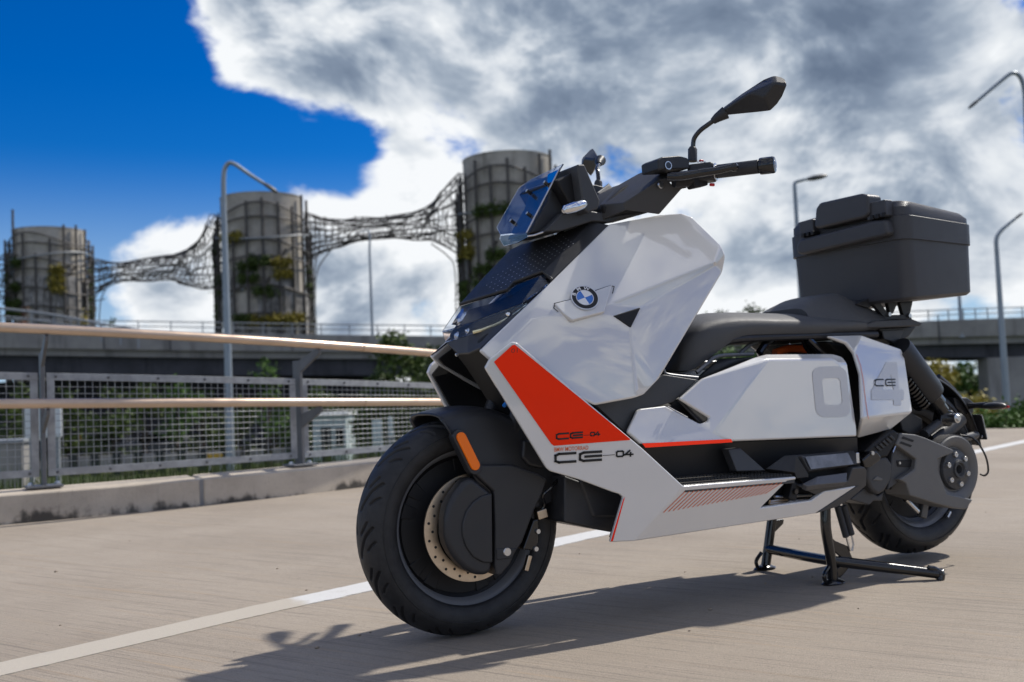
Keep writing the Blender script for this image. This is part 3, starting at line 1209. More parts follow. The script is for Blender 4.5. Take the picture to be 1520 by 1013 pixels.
# hedge at the road edge, right
hb = Vector((9.6, 5.3, gz(9.6, 5.3)))
ht = thing('green_hedge', hb, 'bright green hedge at the road edge behind the number plate', 'hedge')
lb = []
for i in range(9):
    q = at(1440+i*22, 600, 11.2+.25*math.sin(i*2.1))
    topz = SD(1440+i*22, (612, 606, 600, 594, 590, 588, 590, 586, 588)[i], 11.2).z
    lb.append((Vector((q.x, q.y, (topz-.35)/2)), (.3, .35, (topz+.35)/2*1.05)))
crown(lb, 11000, .035, LEAFG, ht, 'foliage', 33)
mb = MB()
for c, r in lb:
    for k in range(3):
        d = Vector((random.uniform(-.2, .2), random.uniform(-.2, .2), 0))
        mb.tube([Vector((c.x+d.x*.5, c.y+d.y*.5, gz(c.x, c.y)-.02)), Vector((c.x+d.x, c.y+d.y, c.z+r[2]*.6))], [.012, .004], 5)
mb.build('stems', BARK, ht)
# grass tufts behind the kerb
vs, fs = [], []
rnd = random.Random(2)
for _ in range(9000):
    x = rnd.uniform(-4, 4.2)
    y = kc(x)+.36+abs(rnd.gauss(0, .4))
    z = gz(x, y)
    hgt = rnd.uniform(.34, .62)
    a = rnd.uniform(0, 6.28)
    wv = Vector((math.cos(a), math.sin(a), 0))*.009
    ln = Vector((rnd.gauss(0, .08), rnd.gauss(0, .08), hgt))
    k = len(vs)
    p = Vector((x, y, z-.01))
    vs += [p-wv, p+wv, p+ln]
    fs.append((k, k+1, k+2))
m_ = MB()
m_.v, m_.f = vs, fs
gr = m_.build('verge_grass', LEAFD, None, fix=False, smooth=False)
tag(gr, 'long green grass growing behind the kerb', 'grass', kind='stuff')

# ------------------------------------------------------------------ small things seen through the mesh
rt2 = Vector((BK.y, -BK.x, 0))
ROTV = Matrix((rt2, BK, Vector((0, 0, 1)))).transposed()


def hut(px0, px1, py0, dep, label):
    g0, g1 = at(px0, 600, dep), at(px1, 600, dep)
    wd = (g1-g0).length
    h = SD((px0+px1)/2, py0, dep).z-g0.z
    c = (g0+g1)/2
    t = thing('site_cabin', c, label, 'cabin')
    MB().box(c+BK*1.2+Vector((0, 0, h/2)), (wd, 2.2, h), ROTV).build('wall', HUT, t, bevel=.03)
    MB().box(c+BK*1.2+Vector((0, 0, h+.06)), (wd+.2, 2.5, .12), ROTV).build('roof', SIGNW, t, bevel=.02)
    MB().box(c+BK*.09+rt2*(-wd*.1)+Vector((0, 0, h*.42)), (wd*.3, .05, h*.75), ROTV).build('door', CARD, t)
    MB().box(c+BK*.09+rt2*(wd*.3)+Vector((0, 0, h*.6)), (wd*.22, .05, h*.35), ROTV).build('window', WINDOW, t)


hut(462, 512, 618, 40, 'pale green site cabin seen through the mesh right of the second post')


def board(px0, px1, py0, py1, dep, label, m_=SIGNW, legs=True):
    a, b = SD(px0, py0, dep), SD(px1, py1, dep)
    g = at((px0+px1)/2, py1, dep)
    wd = abs((b-a).dot(rt2))
    zt, zb = a.z, b.z
    t = thing('sign_board', g, label, 'sign')
    c = Vector((g.x, g.y, (zt+zb)/2))
    MB().box(c, (wd, .05, zt-zb), ROTV).build('board', m_, t, bevel=.02)
    for s_ in (-1, 1):
        MB().box(Vector((g.x, g.y, (g.z+zb)/2-.01))+rt2*s_*wd*.35+BK*.05, (.07, .05, zb-g.z+.3), ROTV).build('leg', GALV, t)


board(36, 93, 601, 649, 18, 'large white sign board behind the first railing post')
board(553, 569, 624, 662, 30, 'narrow pale sign near the scooter front wheel, left of a pair', HUT)
board(576, 584, 619, 648, 30, 'narrow pale sign near the scooter front wheel, right of a pair', HUT)
c = at(319, 660, 32)
ct = thing('traffic_cone', SD(120, 666, 58), 'orange traffic cone seen through the mesh right of the first post', 'cone')
cz = WL[ct.name]
MB().lathe([(0, .75), (.035, .75), (.16, .04), (0, .04)], cz, 'z', 16).build('cone_body', CONEO, ct)
MB().box(cz+Vector((0, 0, .02)), (.4, .4, .04), ROTV).build('cone_base', CARD, ct, bevel=.01)
MB().lathe([(.082, .5), (.115, .34), (.11, .34), (.078, .5)], cz, 'z', 16).build('reflective_collar', SIGNW, ct)
# low parapet of precast posts and slabs along the lower road
lw = thing('low_wall', at(250, 655, 44), 'low pale wall between dark posts along the lower road, seen through the mesh', 'wall')
for i in range(14):
    px = 78+i*32
    g = at(px, 660, 43)
    MB().box(g+Vector((0, 0, .42)), (.34, .3, .95), ROTV).build('wall_post', CARD, lw)
    g2 = at(px+16, 660, 43)
    MB().box(g2+Vector((0, 0, .5)), (.58, .16, .62), ROTV).build('wall_slab', DECKC, lw, bevel=.02)
# lower road
mb = MB()
r0, r1 = at(-500, 640, 48), at(900, 640, 48)
mb.add([r0+Vector((0, 0, .02)), r1+Vector((0, 0, .02)), r1+BK*9+Vector((0, 0, .02)), r0+BK*9+Vector((0, 0, .02))], [(0, 1, 2, 3)])
structure('lower_road', mb, ASPH)


def car(px, dep, paint, label, yaw=0.):
    g = at(px, 640, dep)
    g.z += .02
    t = thing('parked_car', g, label, 'car', 'cars on the lower road')
    ca, sa = math.cos(yaw), math.sin(yaw)

    def W_(x, y, z):
        q = rt2*(x*ca-y*sa)+BK*(x*sa+y*ca)
        return g+q+Vector((0, 0, z))
    prof = [(-2.2, .35), (-2.2, .75), (-1.9, .9), (-1.1, .98), (1.7, 1.0), (2.15, .85), (2.2, .35)]
    mb = MB().loft([[W_(x, s_*.86, z) for x, z in prof] for s_ in (-1, 1)])
    mb.build('body', paint, t, bevel=.08, seg=3)
    mb = MB().loft([[W_(x, s_*.7, z) for x, z in ((-1.05, .99), (-.45, 1.45), (.95, 1.47), (1.65, 1.0))] for s_ in (-1, 1)])
    mb.build('cabin', paint, t, bevel=.06, seg=3)
    for s_ in (-1, 1):
        mb = MB().prism([W_(x, s_*.705, z) for x, z in ((-.85, 1.03), (-.4, 1.4), (.9, 1.41), (1.4, 1.03))], BK*(.01*s_))
        mb.build('side_window', WINDOW, t)
        for x in (-1.35, 1.35):
            c_ = W_(x, s_*.8, .32)
            mb = MB()
            pts_ = [[c_+(rt2*ca+BK*sa)*math.cos(a)*r+Vector((0, 0, math.sin(a)*r))+(BK*ca-rt2*sa)*o_ for a in [2*math.pi*k/20 for k in range(20)]] for r, o_ in ((.2, -.1), (.32, -.1), (.32, .1), (.2, .1))]
            mb.loft(pts_)
            mb.build('wheel', TYRE, t)
    return t


car(232, 51, MATS.get('car_grey') or mat('car_grey', (.12, .125, .13), .3, coat=.6), 'grey car on the lower road seen through the mesh, below the green shrub')
car(415, 51, CARD, 'dark car on the lower road seen through the mesh next to the second post', .1)
car(150, 53, CARD, 'dark car on the lower road seen through the mesh near the cone')
car(545, 55, CARD, 'dark car on the lower road near the narrow pale signs')
bt = thing('barrier_board', at(318, 660, 41), 'yellow barrier board seen through the mesh below the curved lamp post', 'barrier')
g = WL[bt.name]
MB().box(g+Vector((0, 0, .62)), (.6, .06, .3), ROTV).build('board', YEL, bt, bevel=.01)
for s_ in (-1, 1):
    MB().box(g+rt2*s_*.22+BK*.06+Vector((0, 0, .4)), (.05, .05, .8), ROTV).build('leg', GALV, bt)
ub = thing('utility_box', at(8, 665, 20), 'grey utility cabinet behind the mesh at the left frame edge', 'cabinet')
g = WL[ub.name]
tz = SD(10, 657, 20).z
MB().box(g+Vector((0, 0, (tz-g.z)/2)), (1.0, .7, tz-g.z), ROTV).build('housing', DECKC, ub, bevel=.02)
MB().box(g+Vector((0, 0, tz-g.z+.03)), (1.1, .8, .06), ROTV).build('lid', GALV, ub, bevel=.01)

mb = MB()
rnd = random.Random(12)
for _ in range(70):
    x, y = rnd.uniform(-1.6, 5), rnd.uniform(-1.2, 3.6)
    r = rnd.choice((.002, .003, .003, .004, .006))
    p = Vector((x, y, r*.4))
    mb.tube([p-Vector((r, 0, 0)), p, p+Vector((r*1.1, r*.3, 0))], [r*.3, r*rnd.uniform(.5, .8), r*.2], 5)
tag(mb.build('grit', mat('grit_stone', (.27, .22, .17), .9), None), 'small bits of grit scattered on the concrete', 'grit', kind='stuff')

# =================================================================== the scooter
SC = thing('electric_scooter', (.85, 0, 0), 'white and orange electric scooter with black top case, standing on its centre stand', 'scooter')

A1 = plane((815, 421, -.135), (1014, 316, -.16), (1061, 390, -.25))
B1 = plane((722, 547, -.172), (1014, 722, -.278), (905, 805, -.228))
B2 = (SP(1014.8, 722, B1), SP(941, 804, B1), S(1182, 708, -.278))
C1 = plane((1140, 534, -.225), (1274, 649, -.24), (1060, 640, -.24))
F1 = plane((1278, 556, -.22), (1355, 613, -.21), (1290, 500, -.175))
A3 = (SP(786, 476, A1), S(945, 579, -.255), S(728, 535, -.150))
A4 = (SP(936, 486, A3), S(945, 579, -.255), S(1070, 405, -.237))
PLN = dict(A1=A1, B1=B1, B2=B2, C1=C1, F1=F1, A3=A3, A4=A4)


def nrm(pl):
    n = (pl[1]-pl[0]).cross(pl[2]-pl[0]).normalized()
    return n if n.dot(CAM-pl[0]) > 0 else -n


# ------------------------------------------------------------------ flat prints
def stroke3(mb, P, wd, n):
    """ribbon of width wd through world points lying on a plane of normal n"""
    k = len(P)
    for i in range(k-1):
        a, b = P[i], P[i+1]
        d = (b-a).normalized()
        s_ = n.cross(d)*wd/2
        ex = d*wd/2
        a2 = a-ex if i == 0 else a-ex*.98
        b2 = b+ex if i == k-2 else b+ex*.98
        mb.add([a2-s_, b2-s_, b2+s_, a2+s_], [(0, 1, 2, 3)])


def frame_map(pl, o, x, y, lift):
    n = nrm(pl)
    O, X, Y = (SP(p[0], p[1], pl)+n*lift for p in (o, x, y))
    return lambda u, v: O+(X-O)*u+(Y-O)*v


def glyph(name, strokes, pl, o, x, y, wd, matl, parent, lift=.0016):
    f = frame_map(pl, o, x, y, lift)
    mb = MB()
    for s_ in strokes:
        stroke3(mb, [f(u, v) for u, v in s_], wd, nrm(pl))
    return mb.build(name, matl, parent, fix=False, smooth=False)


GC = [[(.97, .93), (.22, .93), (.06, .78), (.06, .22), (.22, .07), (.97, .07)]]
GE = [[(1, .93), (.22, .93), (.06, .78), (.06, .22), (.22, .07), (1, .07)], [(.3, .5), (1, .5)]]
G0 = [[(.2, .06), (.06, .2), (.06, .8), (.2, .94), (.8, .94), (.94, .8), (.94, .2), (.8, .06), (.2, .06)]]
G4 = [[(.98, .3), (.05, .3), (.6, .97)], [(.72, .6), (.72, .02)]]


def text(name, s_, pl, o, x, y, matl, parent, lift=.0016, bold=0.):
    cu = bpy.data.curves.new('lettering', 'FONT')
    cu.body = s_
    cu.offset = bold
    ob = bpy.data.objects.new('lettering', cu)
    me = bpy.data.meshes.new_from_object(ob)
    bpy.data.objects.remove(ob)
    bpy.data.curves.remove(cu)
    co = [v.co.copy() for v in me.vertices]
    x0, x1 = min(c.x for c in co), max(c.x for c in co)
    y0, y1 = min(c.y for c in co), max(c.y for c in co)
    f = frame_map(pl, o, x, y, lift)
    for v in me.vertices:
        v.co = f((v.co.x-x0)/(x1-x0), (v.co.y-y0)/(y1-y0))
    me.name = name
    me.materials.clear()
    return link(name, me, matl, parent)


def decal(name, pts, pl, matl, parent, lift=.0012):
    n = nrm(pl)
    mb = MB().add([SP(px, py, pl)+n*lift for px, py in pts], [tuple(range(len(pts)))])
    return facing(mb).build(name, matl, parent, fix=False, smooth=False)


def rrect(x0, y0, x1, y1, r, n=6):
    out = []
    for cx, cy, a0 in ((x1-r, y0+r, -90), (x1-r, y1-r, 0), (x0+r, y1-r, 90), (x0+r, y0+r, 180)):
        for i in range(n+1):
            a = rad(a0+90*i/n)
            out.append((cx+r*math.cos(a), cy+r*math.sin(a)))
    return out


# ------------------------------------------------------------------ tyres with cut grooves
def tyre(name, c, prof, grooves, pitches, parent, cols=80, rows=110):
    P = spline([(y, r, 0) for r, y in prof], 10)
    # even steps along the section
    L = [0.]
    for a, b in zip(P[:-1], P[1:]):
        L.append(L[-1]+(b-a).length)
    T = L[-1]
    ys, rs, ss = [], [], []
    for i in range(rows):
        s_ = T*i/(rows-1)
        k = max(j for j in range(len(L)) if L[j] <= s_+1e-9)
        k = min(k, len(P)-2)
        t = (s_-L[k])/(L[k+1]-L[k])
        q = P[k].lerp(P[k+1], t)
        ys.append(q.x)
        rs.append(q.y)
        ss.append(s_-T/2)
    ys, rs, ss = map(np.array, (ys, rs, ss))
    R = rs.max()
    pl_ = 2*math.pi*R/pitches
    u = np.linspace(0, pl_, cols, endpoint=False)
    dep = np.zeros((cols, rows))
    U, V = np.meshgrid(u, ss, indexing='ij')
    for pts, wd, dp in grooves:
        pts = [(a*pl_, b) for a, b in pts]
        for sh in (-pl_, 0, pl_):
            d = np.full(U.shape, 1e3)
            for (ax, ay), (bx, by) in zip(pts[:-1], pts[1:]):
                vx, vy = bx-ax, by-ay
                t = np.clip(((U-sh-ax)*vx+(V-ay)*vy)/(vx*vx+vy*vy), 0, 1)
                d = np.minimum(d, np.hypot(U-sh-ax-t*vx, V-ay-t*vy))
            m_ = np.clip((wd/2+.0009-d)/.0018, 0, 1)
            dep = np.maximum(dep, m_*m_*(3-2*m_)*dp)
    n = cols*pitches
    dep = np.tile(dep, (pitches, 1))
    # push along the section normal
    dy, dr = np.gradient(ys), np.gradient(rs)
    ln = np.hypot(dy, dr)
    ny, nr_ = -dr/ln, dy/ln
    sgn = 1 if nr_[rows//2] > 0 else -1
    ny, nr_ = ny*sgn, nr_*sgn
    th = np.arange(n)/n*2*math.pi
    rr = rs[None, :]-dep*nr_[None, :]
    yy = ys[None, :]-dep*ny[None, :]
    X = -rr*np.cos(th)[:, None]+c[0]
    Z = rr*np.sin(th)[:, None]+c[2]
    Y = yy+c[1]
    V3 = np.stack([X, Y, Z], -1).reshape(-1, 3)
    i = np.arange(n)
    j = np.arange(rows-1)
    I, J = np.meshgrid(i, j, indexing='ij')
    a = I*rows+J
    b = I*rows+J+1
    c2 = ((I+1) % n)*rows+J+1
    d2 = ((I+1) % n)*rows+J
    F = np.stack([a, b, c2, d2] if sgn > 0 else [a, d2, c2, b], -1).reshape(-1, 4)
    me = bpy.data.meshes.new(name)
    me.vertices.add(len(V3))
    me.vertices.foreach_set('co', V3.astype(np.float32).ravel())
    me.loops.add(F.size)
    me.loops.foreach_set('vertex_index', F.astype(np.int32).ravel())
    me.polygons.add(len(F))
    me.polygons.foreach_set('loop_start', np.arange(0, F.size, 4, dtype=np.int32))
    me.update(calc_edges=True)
    me.validate()
    bm = bmesh.new()
    bm.from_mesh(me)
    bmesh.ops.recalc_face_normals(bm, faces=bm.faces)
    bm.to_mesh(me)
    bm.free()
    me.shade_smooth()
    return link(name, me, TYRE, parent)


def sym(half):
    return half+[(r, -y) for r, y in reversed(half[:-1])]


FC = Vector((0, 0, .2745))
RC = Vector((1.675, 0, .300))
fprof = sym([(.194, .046), (.200, .053), (.214, .0595), (.230, .061), (.2445, .0575), (.257, .048), (.267, .034), (.2725, .018), (.2745, 0.)])
rprof = sym([(.196, .060), (.203, .068), (.218, .077), (.236, .080), (.251, .076), (.265, .064), (.277, .045), (.284, .023), (.2865, 0.)])
gf = []
for s_ in (-1, 1):
    o_ = .0 if s_ < 0 else .5
    gf += [([(o_+.05, s_*.006), (o_+.22, s_*.014), (o_+.48, s_*.030), (o_+.70, s_*.052)], .0072, .006),
           ([(o_+.55, s_*.016), (o_+.68, s_*.026), (o_+.80, s_*.034)], .0065, .0055),
           ([(o_+.20, s_*.036), (o_+.30, s_*.046), (o_+.38, s_*.058)], .0055, .0045)]
gr_ = []
for s_ in (-1, 1):
    o_ = .0 if s_ < 0 else .5
    gr_ += [([(o_+.02, s_*.004), (o_+.30, s_*.010), (o_+.42, s_*.030), (o_+.70, s_*.062)], .0085, .006),
            ([(o_+.55, s_*.020), (o_+.66, s_*.036), (o_+.82, s_*.05)], .0075, .006),
            ([(o_+.18, s_*.044), (o_+.30, s_*.066), (o_+.38, s_*.078)], .0065, .005)]


def wheel(c, prof, grooves, pit, rim_w, label):
    rw = rim_w
    mb = MB()
    # outer flange, deep well and inner face, as one turned section
    pr = [(.196, rw), (.203, rw+.001), (.2035, rw-.004), (.196, rw-.006), (.186, rw-.012), (.182, rw-.028), (.168, rw-.036), (.165, 0), (.168, -rw+.036), (.182, -rw+.028), (.186, -rw+.012), (.196, -rw+.006), (.2035, -rw+.004), (.203, -rw-.001), (.196, -rw)]
    mb.lathe(pr+[pr[0]], c, 'y', 96)
    rim = mb.build('wheel', RIM, SC, angle=40)
    tag(rim, label)
    tyre('tyre', c, prof, grooves, pit, rim)
    for rr_, yy_ in ((prof[1][0]+.010, prof[1][1]+.0035), (prof[3][0]+.004, prof[3][1]+.0004)):
        rg = MB().lathe([(rr_-.0016, -yy_+.001), (rr_-.0008, -yy_-.0012), (rr_+.0008, -yy_-.0012), (rr_+.0016, -yy_+.001)], c, 'y', 96)
        rg.build('sidewall_ring', TYRE, rim)
    lip = MB().lathe([(.178, -rw+.024), (.1835, -rw+.012), (.190, -rw+.006), (.199, -rw+.001), (.2045, -rw-.006), (.2085, -rw-.0065), (.2085, -rw+.001)], c, 'y', 96)
    lip.build('rim_lip', RIMLIP, rim)
    lip.mirrored().build('rim_lip', RIMLIP, rim)
    MB().lathe([(.0, -.05), (.026, -.05), (.032, -.045), (.036, -.03), (.036, .03), (.03, .05), (0, .05)], c, 'y', 40).build('hub', RIM, rim)
    MB().lathe([(.03, -.022), (.10, -.016), (.168, -.012), (.168, -.004), (.10, -.006), (.03, -.010)], c, 'y', 64).build('wheel_shade_disc', DEEP, rim)  # added black disc, stands in for the shade inside the wheel
    for k in range(10):
        a = 2*math.pi*(k//2)/5+.3+(k % 2)*.34
        sp = MB()
        rings = []
        for r, wd, th in ((.03, .034, .022), (.08, .030, .016), (.13, .028, .014), (.172, .040, .016)):
            d = Vector((-math.cos(a), 0, math.sin(a)))
            t_ = Vector((math.sin(a), 0, math.cos(a)))
            rings.append([c+d*r+t_*wd*sx_/2+Vector((0, th*sy_, 0)) for sx_, sy_ in ((-1, -1), (1, -1), (1, 1), (-1, 1))])
        sp.loft(rings).build('spoke', DEEP, rim, bevel=.003)
    return rim


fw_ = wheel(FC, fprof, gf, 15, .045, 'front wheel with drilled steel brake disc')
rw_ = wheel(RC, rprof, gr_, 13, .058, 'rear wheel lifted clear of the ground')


def disc(c, y, r0, r1, parent, holes=36):
    mb = MB().lathe([(r0, y), (r0, y-.0045), (r1-.0006, y-.0045), (r1, y-.003), (r1, y)], c, 'y', 96)
    d = mb.build('brake_disc', STEEL, parent, angle=30)
    for k in range(holes):
        a = 2*math.pi*k/holes
        r = r0+(r1-r0)*(.68 if k % 2 else .36)
        q = c+Vector((-r*math.cos(a), y-.0050, r*math.sin(a)))
        MB().lathe([(0, .0), (.0036, 0), (.0036, .002)], q, 'y', 10).build('drill_hole', DEEP, d)


# discs stand under the wheels so the holes are sub-parts of a part
disc(FC, -.066, .098, .1335, SC)
disc(FC, .071, .098, .1335, SC, 0)
disc(RC, .085, .095, .1325, SC, 0)
MB().lathe([(.03, -.05), (.07, -.052), (.098, -.066), (.104, -.066), (.104, -.0615), (.07, -.046), (.03, -.044)], FC, 'y', 48).build('disc_carrier', RIM, SC)

# ------------------------------------------------------------------ dark cores that carry the panels
CORE = [
    [(740, 545), (712, 508), (800, 425), (895, 345), (1000, 335), (1035, 400), (945, 580), (1000, 640), (1000, 690), (900, 690), (800, 640)],
]
for pts in CORE:
    slab('steering_head_cover', DEEP, pts, -.09, .09, SC, .01)
slab('battery_case', BLACKP, [(945, 630), (1045, 585), (1130, 545), (1240, 540), (1268, 650), (1268, 690), (1180, 705), (1120, 740), (960, 770), (880, 770), (860, 715), (905, 660)], -.165, .165, SC, .01)
slab('belly_cover', BLACKP, [(838, 706), (907, 731), (960, 740), (940, 795), (905, 790), (838, 776)], -.16, .16, SC, .006)
slab('tail_core', DEEP, [(1225, 506), (1335, 520), (1348, 600), (1318, 630), (1262, 640), (1250, 530)], -.135, .135, SC, .01)

# ------------------------------------------------------------------ front shield, upper
apts = [(711, 520, -.146), (815, 421, 'A1'), (904, 332.5, 'A1'), (979, 318.5, 'A1'), (1012, 316, 'A1'), (1028, 322, 'A1'), (1070, 363, 'A1'), (1061, 390, 'A1'), (905, 452, 'A1'), (786, 475, 'A1'), (728, 535, -.150),
        (911, 469, 'A3'), (936, 486, 'A3'), (945, 579, -.255), (941, 591, -.247), (884, 601.5, 'A3'),       # 11..15
        (950, 458, 'A4'), (1062, 393, 'A4'), (1078, 379, -.245), (1073, 404, -.235), (979, 562, 'A4'), (956, 586, -.258)]   # 16..21
afaces = [(0, 1, 9, 10), (1, 2, 3, 4, 5, 6, 7, 8, 9), (7, 17, 16, 8), (8, 16, 11), (8, 11, 9), (10, 9, 11, 12, 13, 14, 15), (12, 16, 17, 19, 20, 13), (11, 16, 12), (13, 20, 21, 14), (6, 18, 17, 7), (17, 18, 19)]
panel('front_shield', WHITE, apts, afaces, SC, .012, .009, 4, True, PLN, 10)
# triangular black vent in the crease
vn = nrm(A3)
mb = MB().prism([SP(910.5, 469.5, A3)+vn*.004, SP(950, 457.5, A4)+vn*.007, SP(936, 487, A3)+vn*.004], Vector((0, .03, 0)))
mb.build('crease_vent', DEEP, SC, bevel=.002)
mb.mirrored().build('crease_vent', DEEP, SC, bevel=.002)
# badge carrier and round badge
bn = nrm(A1)
car_pts = [(822, 452), (833, 452), (854, 449), (911, 425), (906, 437), (896, 466), (849, 478), (838, 471)]
mb = MB().prism([SP(px, py, A1)+bn*.007 for px, py in ((822, 453), (848, 446), (908, 424.5), (904, 438), (896, 465), (849, 477.5), (836, 468))], -bn*.012)
mb.build('badge_carrier', WHITE, SC, bevel=.003, seg=3)
mb.mirrored().build('badge_carrier', WHITE, SC, bevel=.003, seg=3)
gap = MB()
n_ = bn
stroke3(gap, [SP(px, py, A1)+n_*.0012 for px, py in ((828, 463), (822, 458), (823, 451), (850, 444.5))], .0022, n_)
stroke3(gap, [SP(px, py, A1)+n_*.0012 for px, py in ((880, 433), (906, 424.5), (911.5, 426), (909, 436))], .0022, n_)
gap.build('shut_line', DECALB, SC, fix=False)
BC = SP(866.8, 445.5, A1)
bu = (SP(890, 437, A1)-SP(845, 453, A1)).normalized()
bv = n_.cross(bu).normalized()
if bv.z < 0:
    bv = -bv


def ringf(r0, r1, lift, a0=0., a1=360., n=48):
    mb = MB()
    vs = []
    for i in range(n+1):
        a = rad(a0+(a1-a0)*i/n)
        d = bu*math.cos(a)+bv*math.sin(a)
        vs += [BC+d*r0+n_*lift, BC+d*r1+n_*lift]
    mb.add(vs, [(2*i, 2*i+1, 2*i+3, 2*i+2) for i in range(n)])
    return facing(mb)


def bring(r0, r1, l0, l1, name, m_, parent):
    mb = MB()
    rings = []
    for i in range(48):
        a = 2*math.pi*i/48
        d = bu*math.cos(a)+bv*math.sin(a)
        rings.append([BC+d*r0+n_*l0, BC+d*r1+n_*l0, BC+d*r1+n_*l1, BC+d*r0+n_*l1])
    rings.append(rings[0])
    return mb.loft(rings, cap=False).build(name, m_, parent, angle=40)


BR = .0365
bd = bring(.0001, BR-.001, .004, .0105, 'round_badge', DECALB, SC)
bring(BR-.0025, BR, .006, .0118, 'badge_rim', SILVER, bd)
bring(BR*.59, BR*.635, .010, .0114, 'badge_inner_ring', SILVER, bd)
for k in range(4):
    # blue quadrants lean with the badge
    ringf(.0, BR*.59, .0110, 90*k+2, 90*k+92, 14).build('badge_quadrant', BLUE if k % 2 == 1 else BWHITE, bd, fix=False, smooth=False)


def badge_letter(ch, ang):
    a = rad(ang)
    d = bu*math.cos(a)+bv*math.sin(a)
    t_ = bu*math.sin(a)-bv*math.cos(a)
    cu = bpy.data.curves.new('lettering', 'FONT')
    cu.body = ch
    cu.align_x = 'CENTER'
    cu.offset = .02
    ob = bpy.data.objects.new('lettering', cu)
    me = bpy.data.meshes.new_from_object(ob)
    bpy.data.objects.remove(ob)
    bpy.data.curves.remove(cu)
    s_ = .0155
    for v in me.vertices:
        v.co = BC+n_*.0112+d*(BR*.68+v.co.y*s_*.78)+t_*v.co.x*s_
    me.materials.clear()
    link('badge_letter', me, BWHITE, bd)


for ch, an in (('B', 138), ('M', 95), ('W', 52)):
    badge_letter(ch, an)

# ------------------------------------------------------------------ front shield, lower, with the orange flash
bpts = [(720, 546, 'B1'), (727, 533, 'B1'), (760, 507, 'B1'), (768, 509, 'B1'), (954.5, 666.5, 'B1'), (1014.8, 722, 'B1'), (941, 803.8, 'B1'), (905.4, 805.3, 'B1'), (925, 739, 'B1'), (920, 734, 'B1'), (909, 730.7, 'B1'), (860, 712.4, 'B1'), (817, 700, 'B1'), (811, 695, 'B1'),
        (1182, 708.4, 'B2'), (1182, 712.5, 'B2'), (1168.8, 714.7, 'B2'), (1130, 754, 'B2'), (1205, 743, 'B2'), (1223.6, 729.6, 'B2'), (1272, 722, 'B2'), (1210.5, 763, 'B2')]
panel('lower_shield', WHITE, bpts, [(0, 1, 2, 3, 4, 5, 6, 7, 8, 9, 10, 11, 12, 13), (5, 14, 15, 16, 17, 18, 19, 20, 21, 6)], SC, .013, .005, 4, True, PLN, 10)
fl = SP(1127.4, 757.7, B2)
# proud lip under the cut-out
mb = MB().prism([SP(px, py, B2)+nrm(B2)*.006 for px, py in ((1128, 757.5), (1134, 750.5), (1204, 744), (1222, 729.8), (1271, 722.5), (1212, 760), (1150, 757))], -nrm(B2)*.012)
decal('orange_flash', [(733, 537.5), (760, 513), (764, 512), (935.5, 652), (934, 653.5), (822, 662), (818, 659)], B1, ORANGE, SC)
text('shield_number', '01', B1, (758.5, 524.6), (768, 523.6), (758.8, 518), mat('dark_red_print', (.32, .02, .01), .35), SC)
text('maker_lettering', 'BMW MOTORRAD', B1, (822.6, 670.8), (873.2, 667.6), (822.4, 664.6), DECALO, SC, bold=.006)
for (o, x, y, g, wd) in (((822.4, 688), (854.5, 686), (822.4, 673.6), GC, .0062), ((858.6, 685.8), (891.5, 683.6), (858.8, 671.6), GE, .0062),
                         ((914.4, 678.6), (925.6, 677.8), (914.4, 670), G0, .0042), ((926.6, 677.7), (939, 677), (926.8, 669.3), G4, .0042),
                         ((824.8, 653), (843.5, 651.6), (824.8, 644), GC, .0042), ((845.4, 651.4), (863.6, 650), (845.6, 642.6), GE, .0042),
                         ((876, 647.6), (882.4, 647.2), (876, 642), G0, .0028), ((883, 647.2), (890, 646.6), (883, 641.4), G4, .0028)):
    glyph('model_lettering', g, B1, o, x, y, wd, DECALB, SC, .0022)
glyph('model_dash', [[(0, 0), (1, 0)]], B1, (894.5, 676.6), (911.5, 675.2), (894.5, 670), .0014, DECALB, SC, .0022)
glyph('model_dash', [[(0, 0), (1, 0)]], B1, (866, 646.6), (874.5, 646), (866, 640), .001, DECALB, SC, .0022)
decal('red_edge_stripe', [(925, 741), (927.4, 738), (909.5, 803.6), (906.2, 803.9)], B1, ORANGE, SC)
hp = MB()
for k in range(22):
    t = k/21
    a = (985+(1135-985)*t, 760.6+(733-760.6)*t)
    b = (1016+(1160-1016)*t, 730.4+(716.6-730.4)*t)
    stroke3(hp, [SP(*a, B2)+nrm(B2)*.0012, SP(*b, B2)+nrm(B2)*.0012], .0021, nrm(B2))
hp.build('hatched_stripes', DECALO, SC, fix=False, smooth=False)
# black linings on the inside of both shields
for nm, pl, idx in (('shield_lining', 'B1', [(727, 549), (760, 516), (952, 670), (1008, 722), (940, 797), (912, 799), (930, 736), (908, 724), (862, 706), (822, 694)]),
                    ('shield_lining', 'A3', [(722, 525), (790, 480), (930, 492), (938, 570), (885, 594), (735, 535)]),
                    ('shield_lining', 'A1', [(718, 518), (816, 426), (905, 338), (1010, 322), (1060, 370), (1050, 386), (905, 446), (790, 470)])):
    mb = MB().prism([SP(px, py, PLN[pl])+Vector((0, .0155, 0)) for px, py in idx], (0, .008, 0))
    mb.build(nm, DEEP, SC)
    mb.mirrored().build(nm, DEEP, SC)

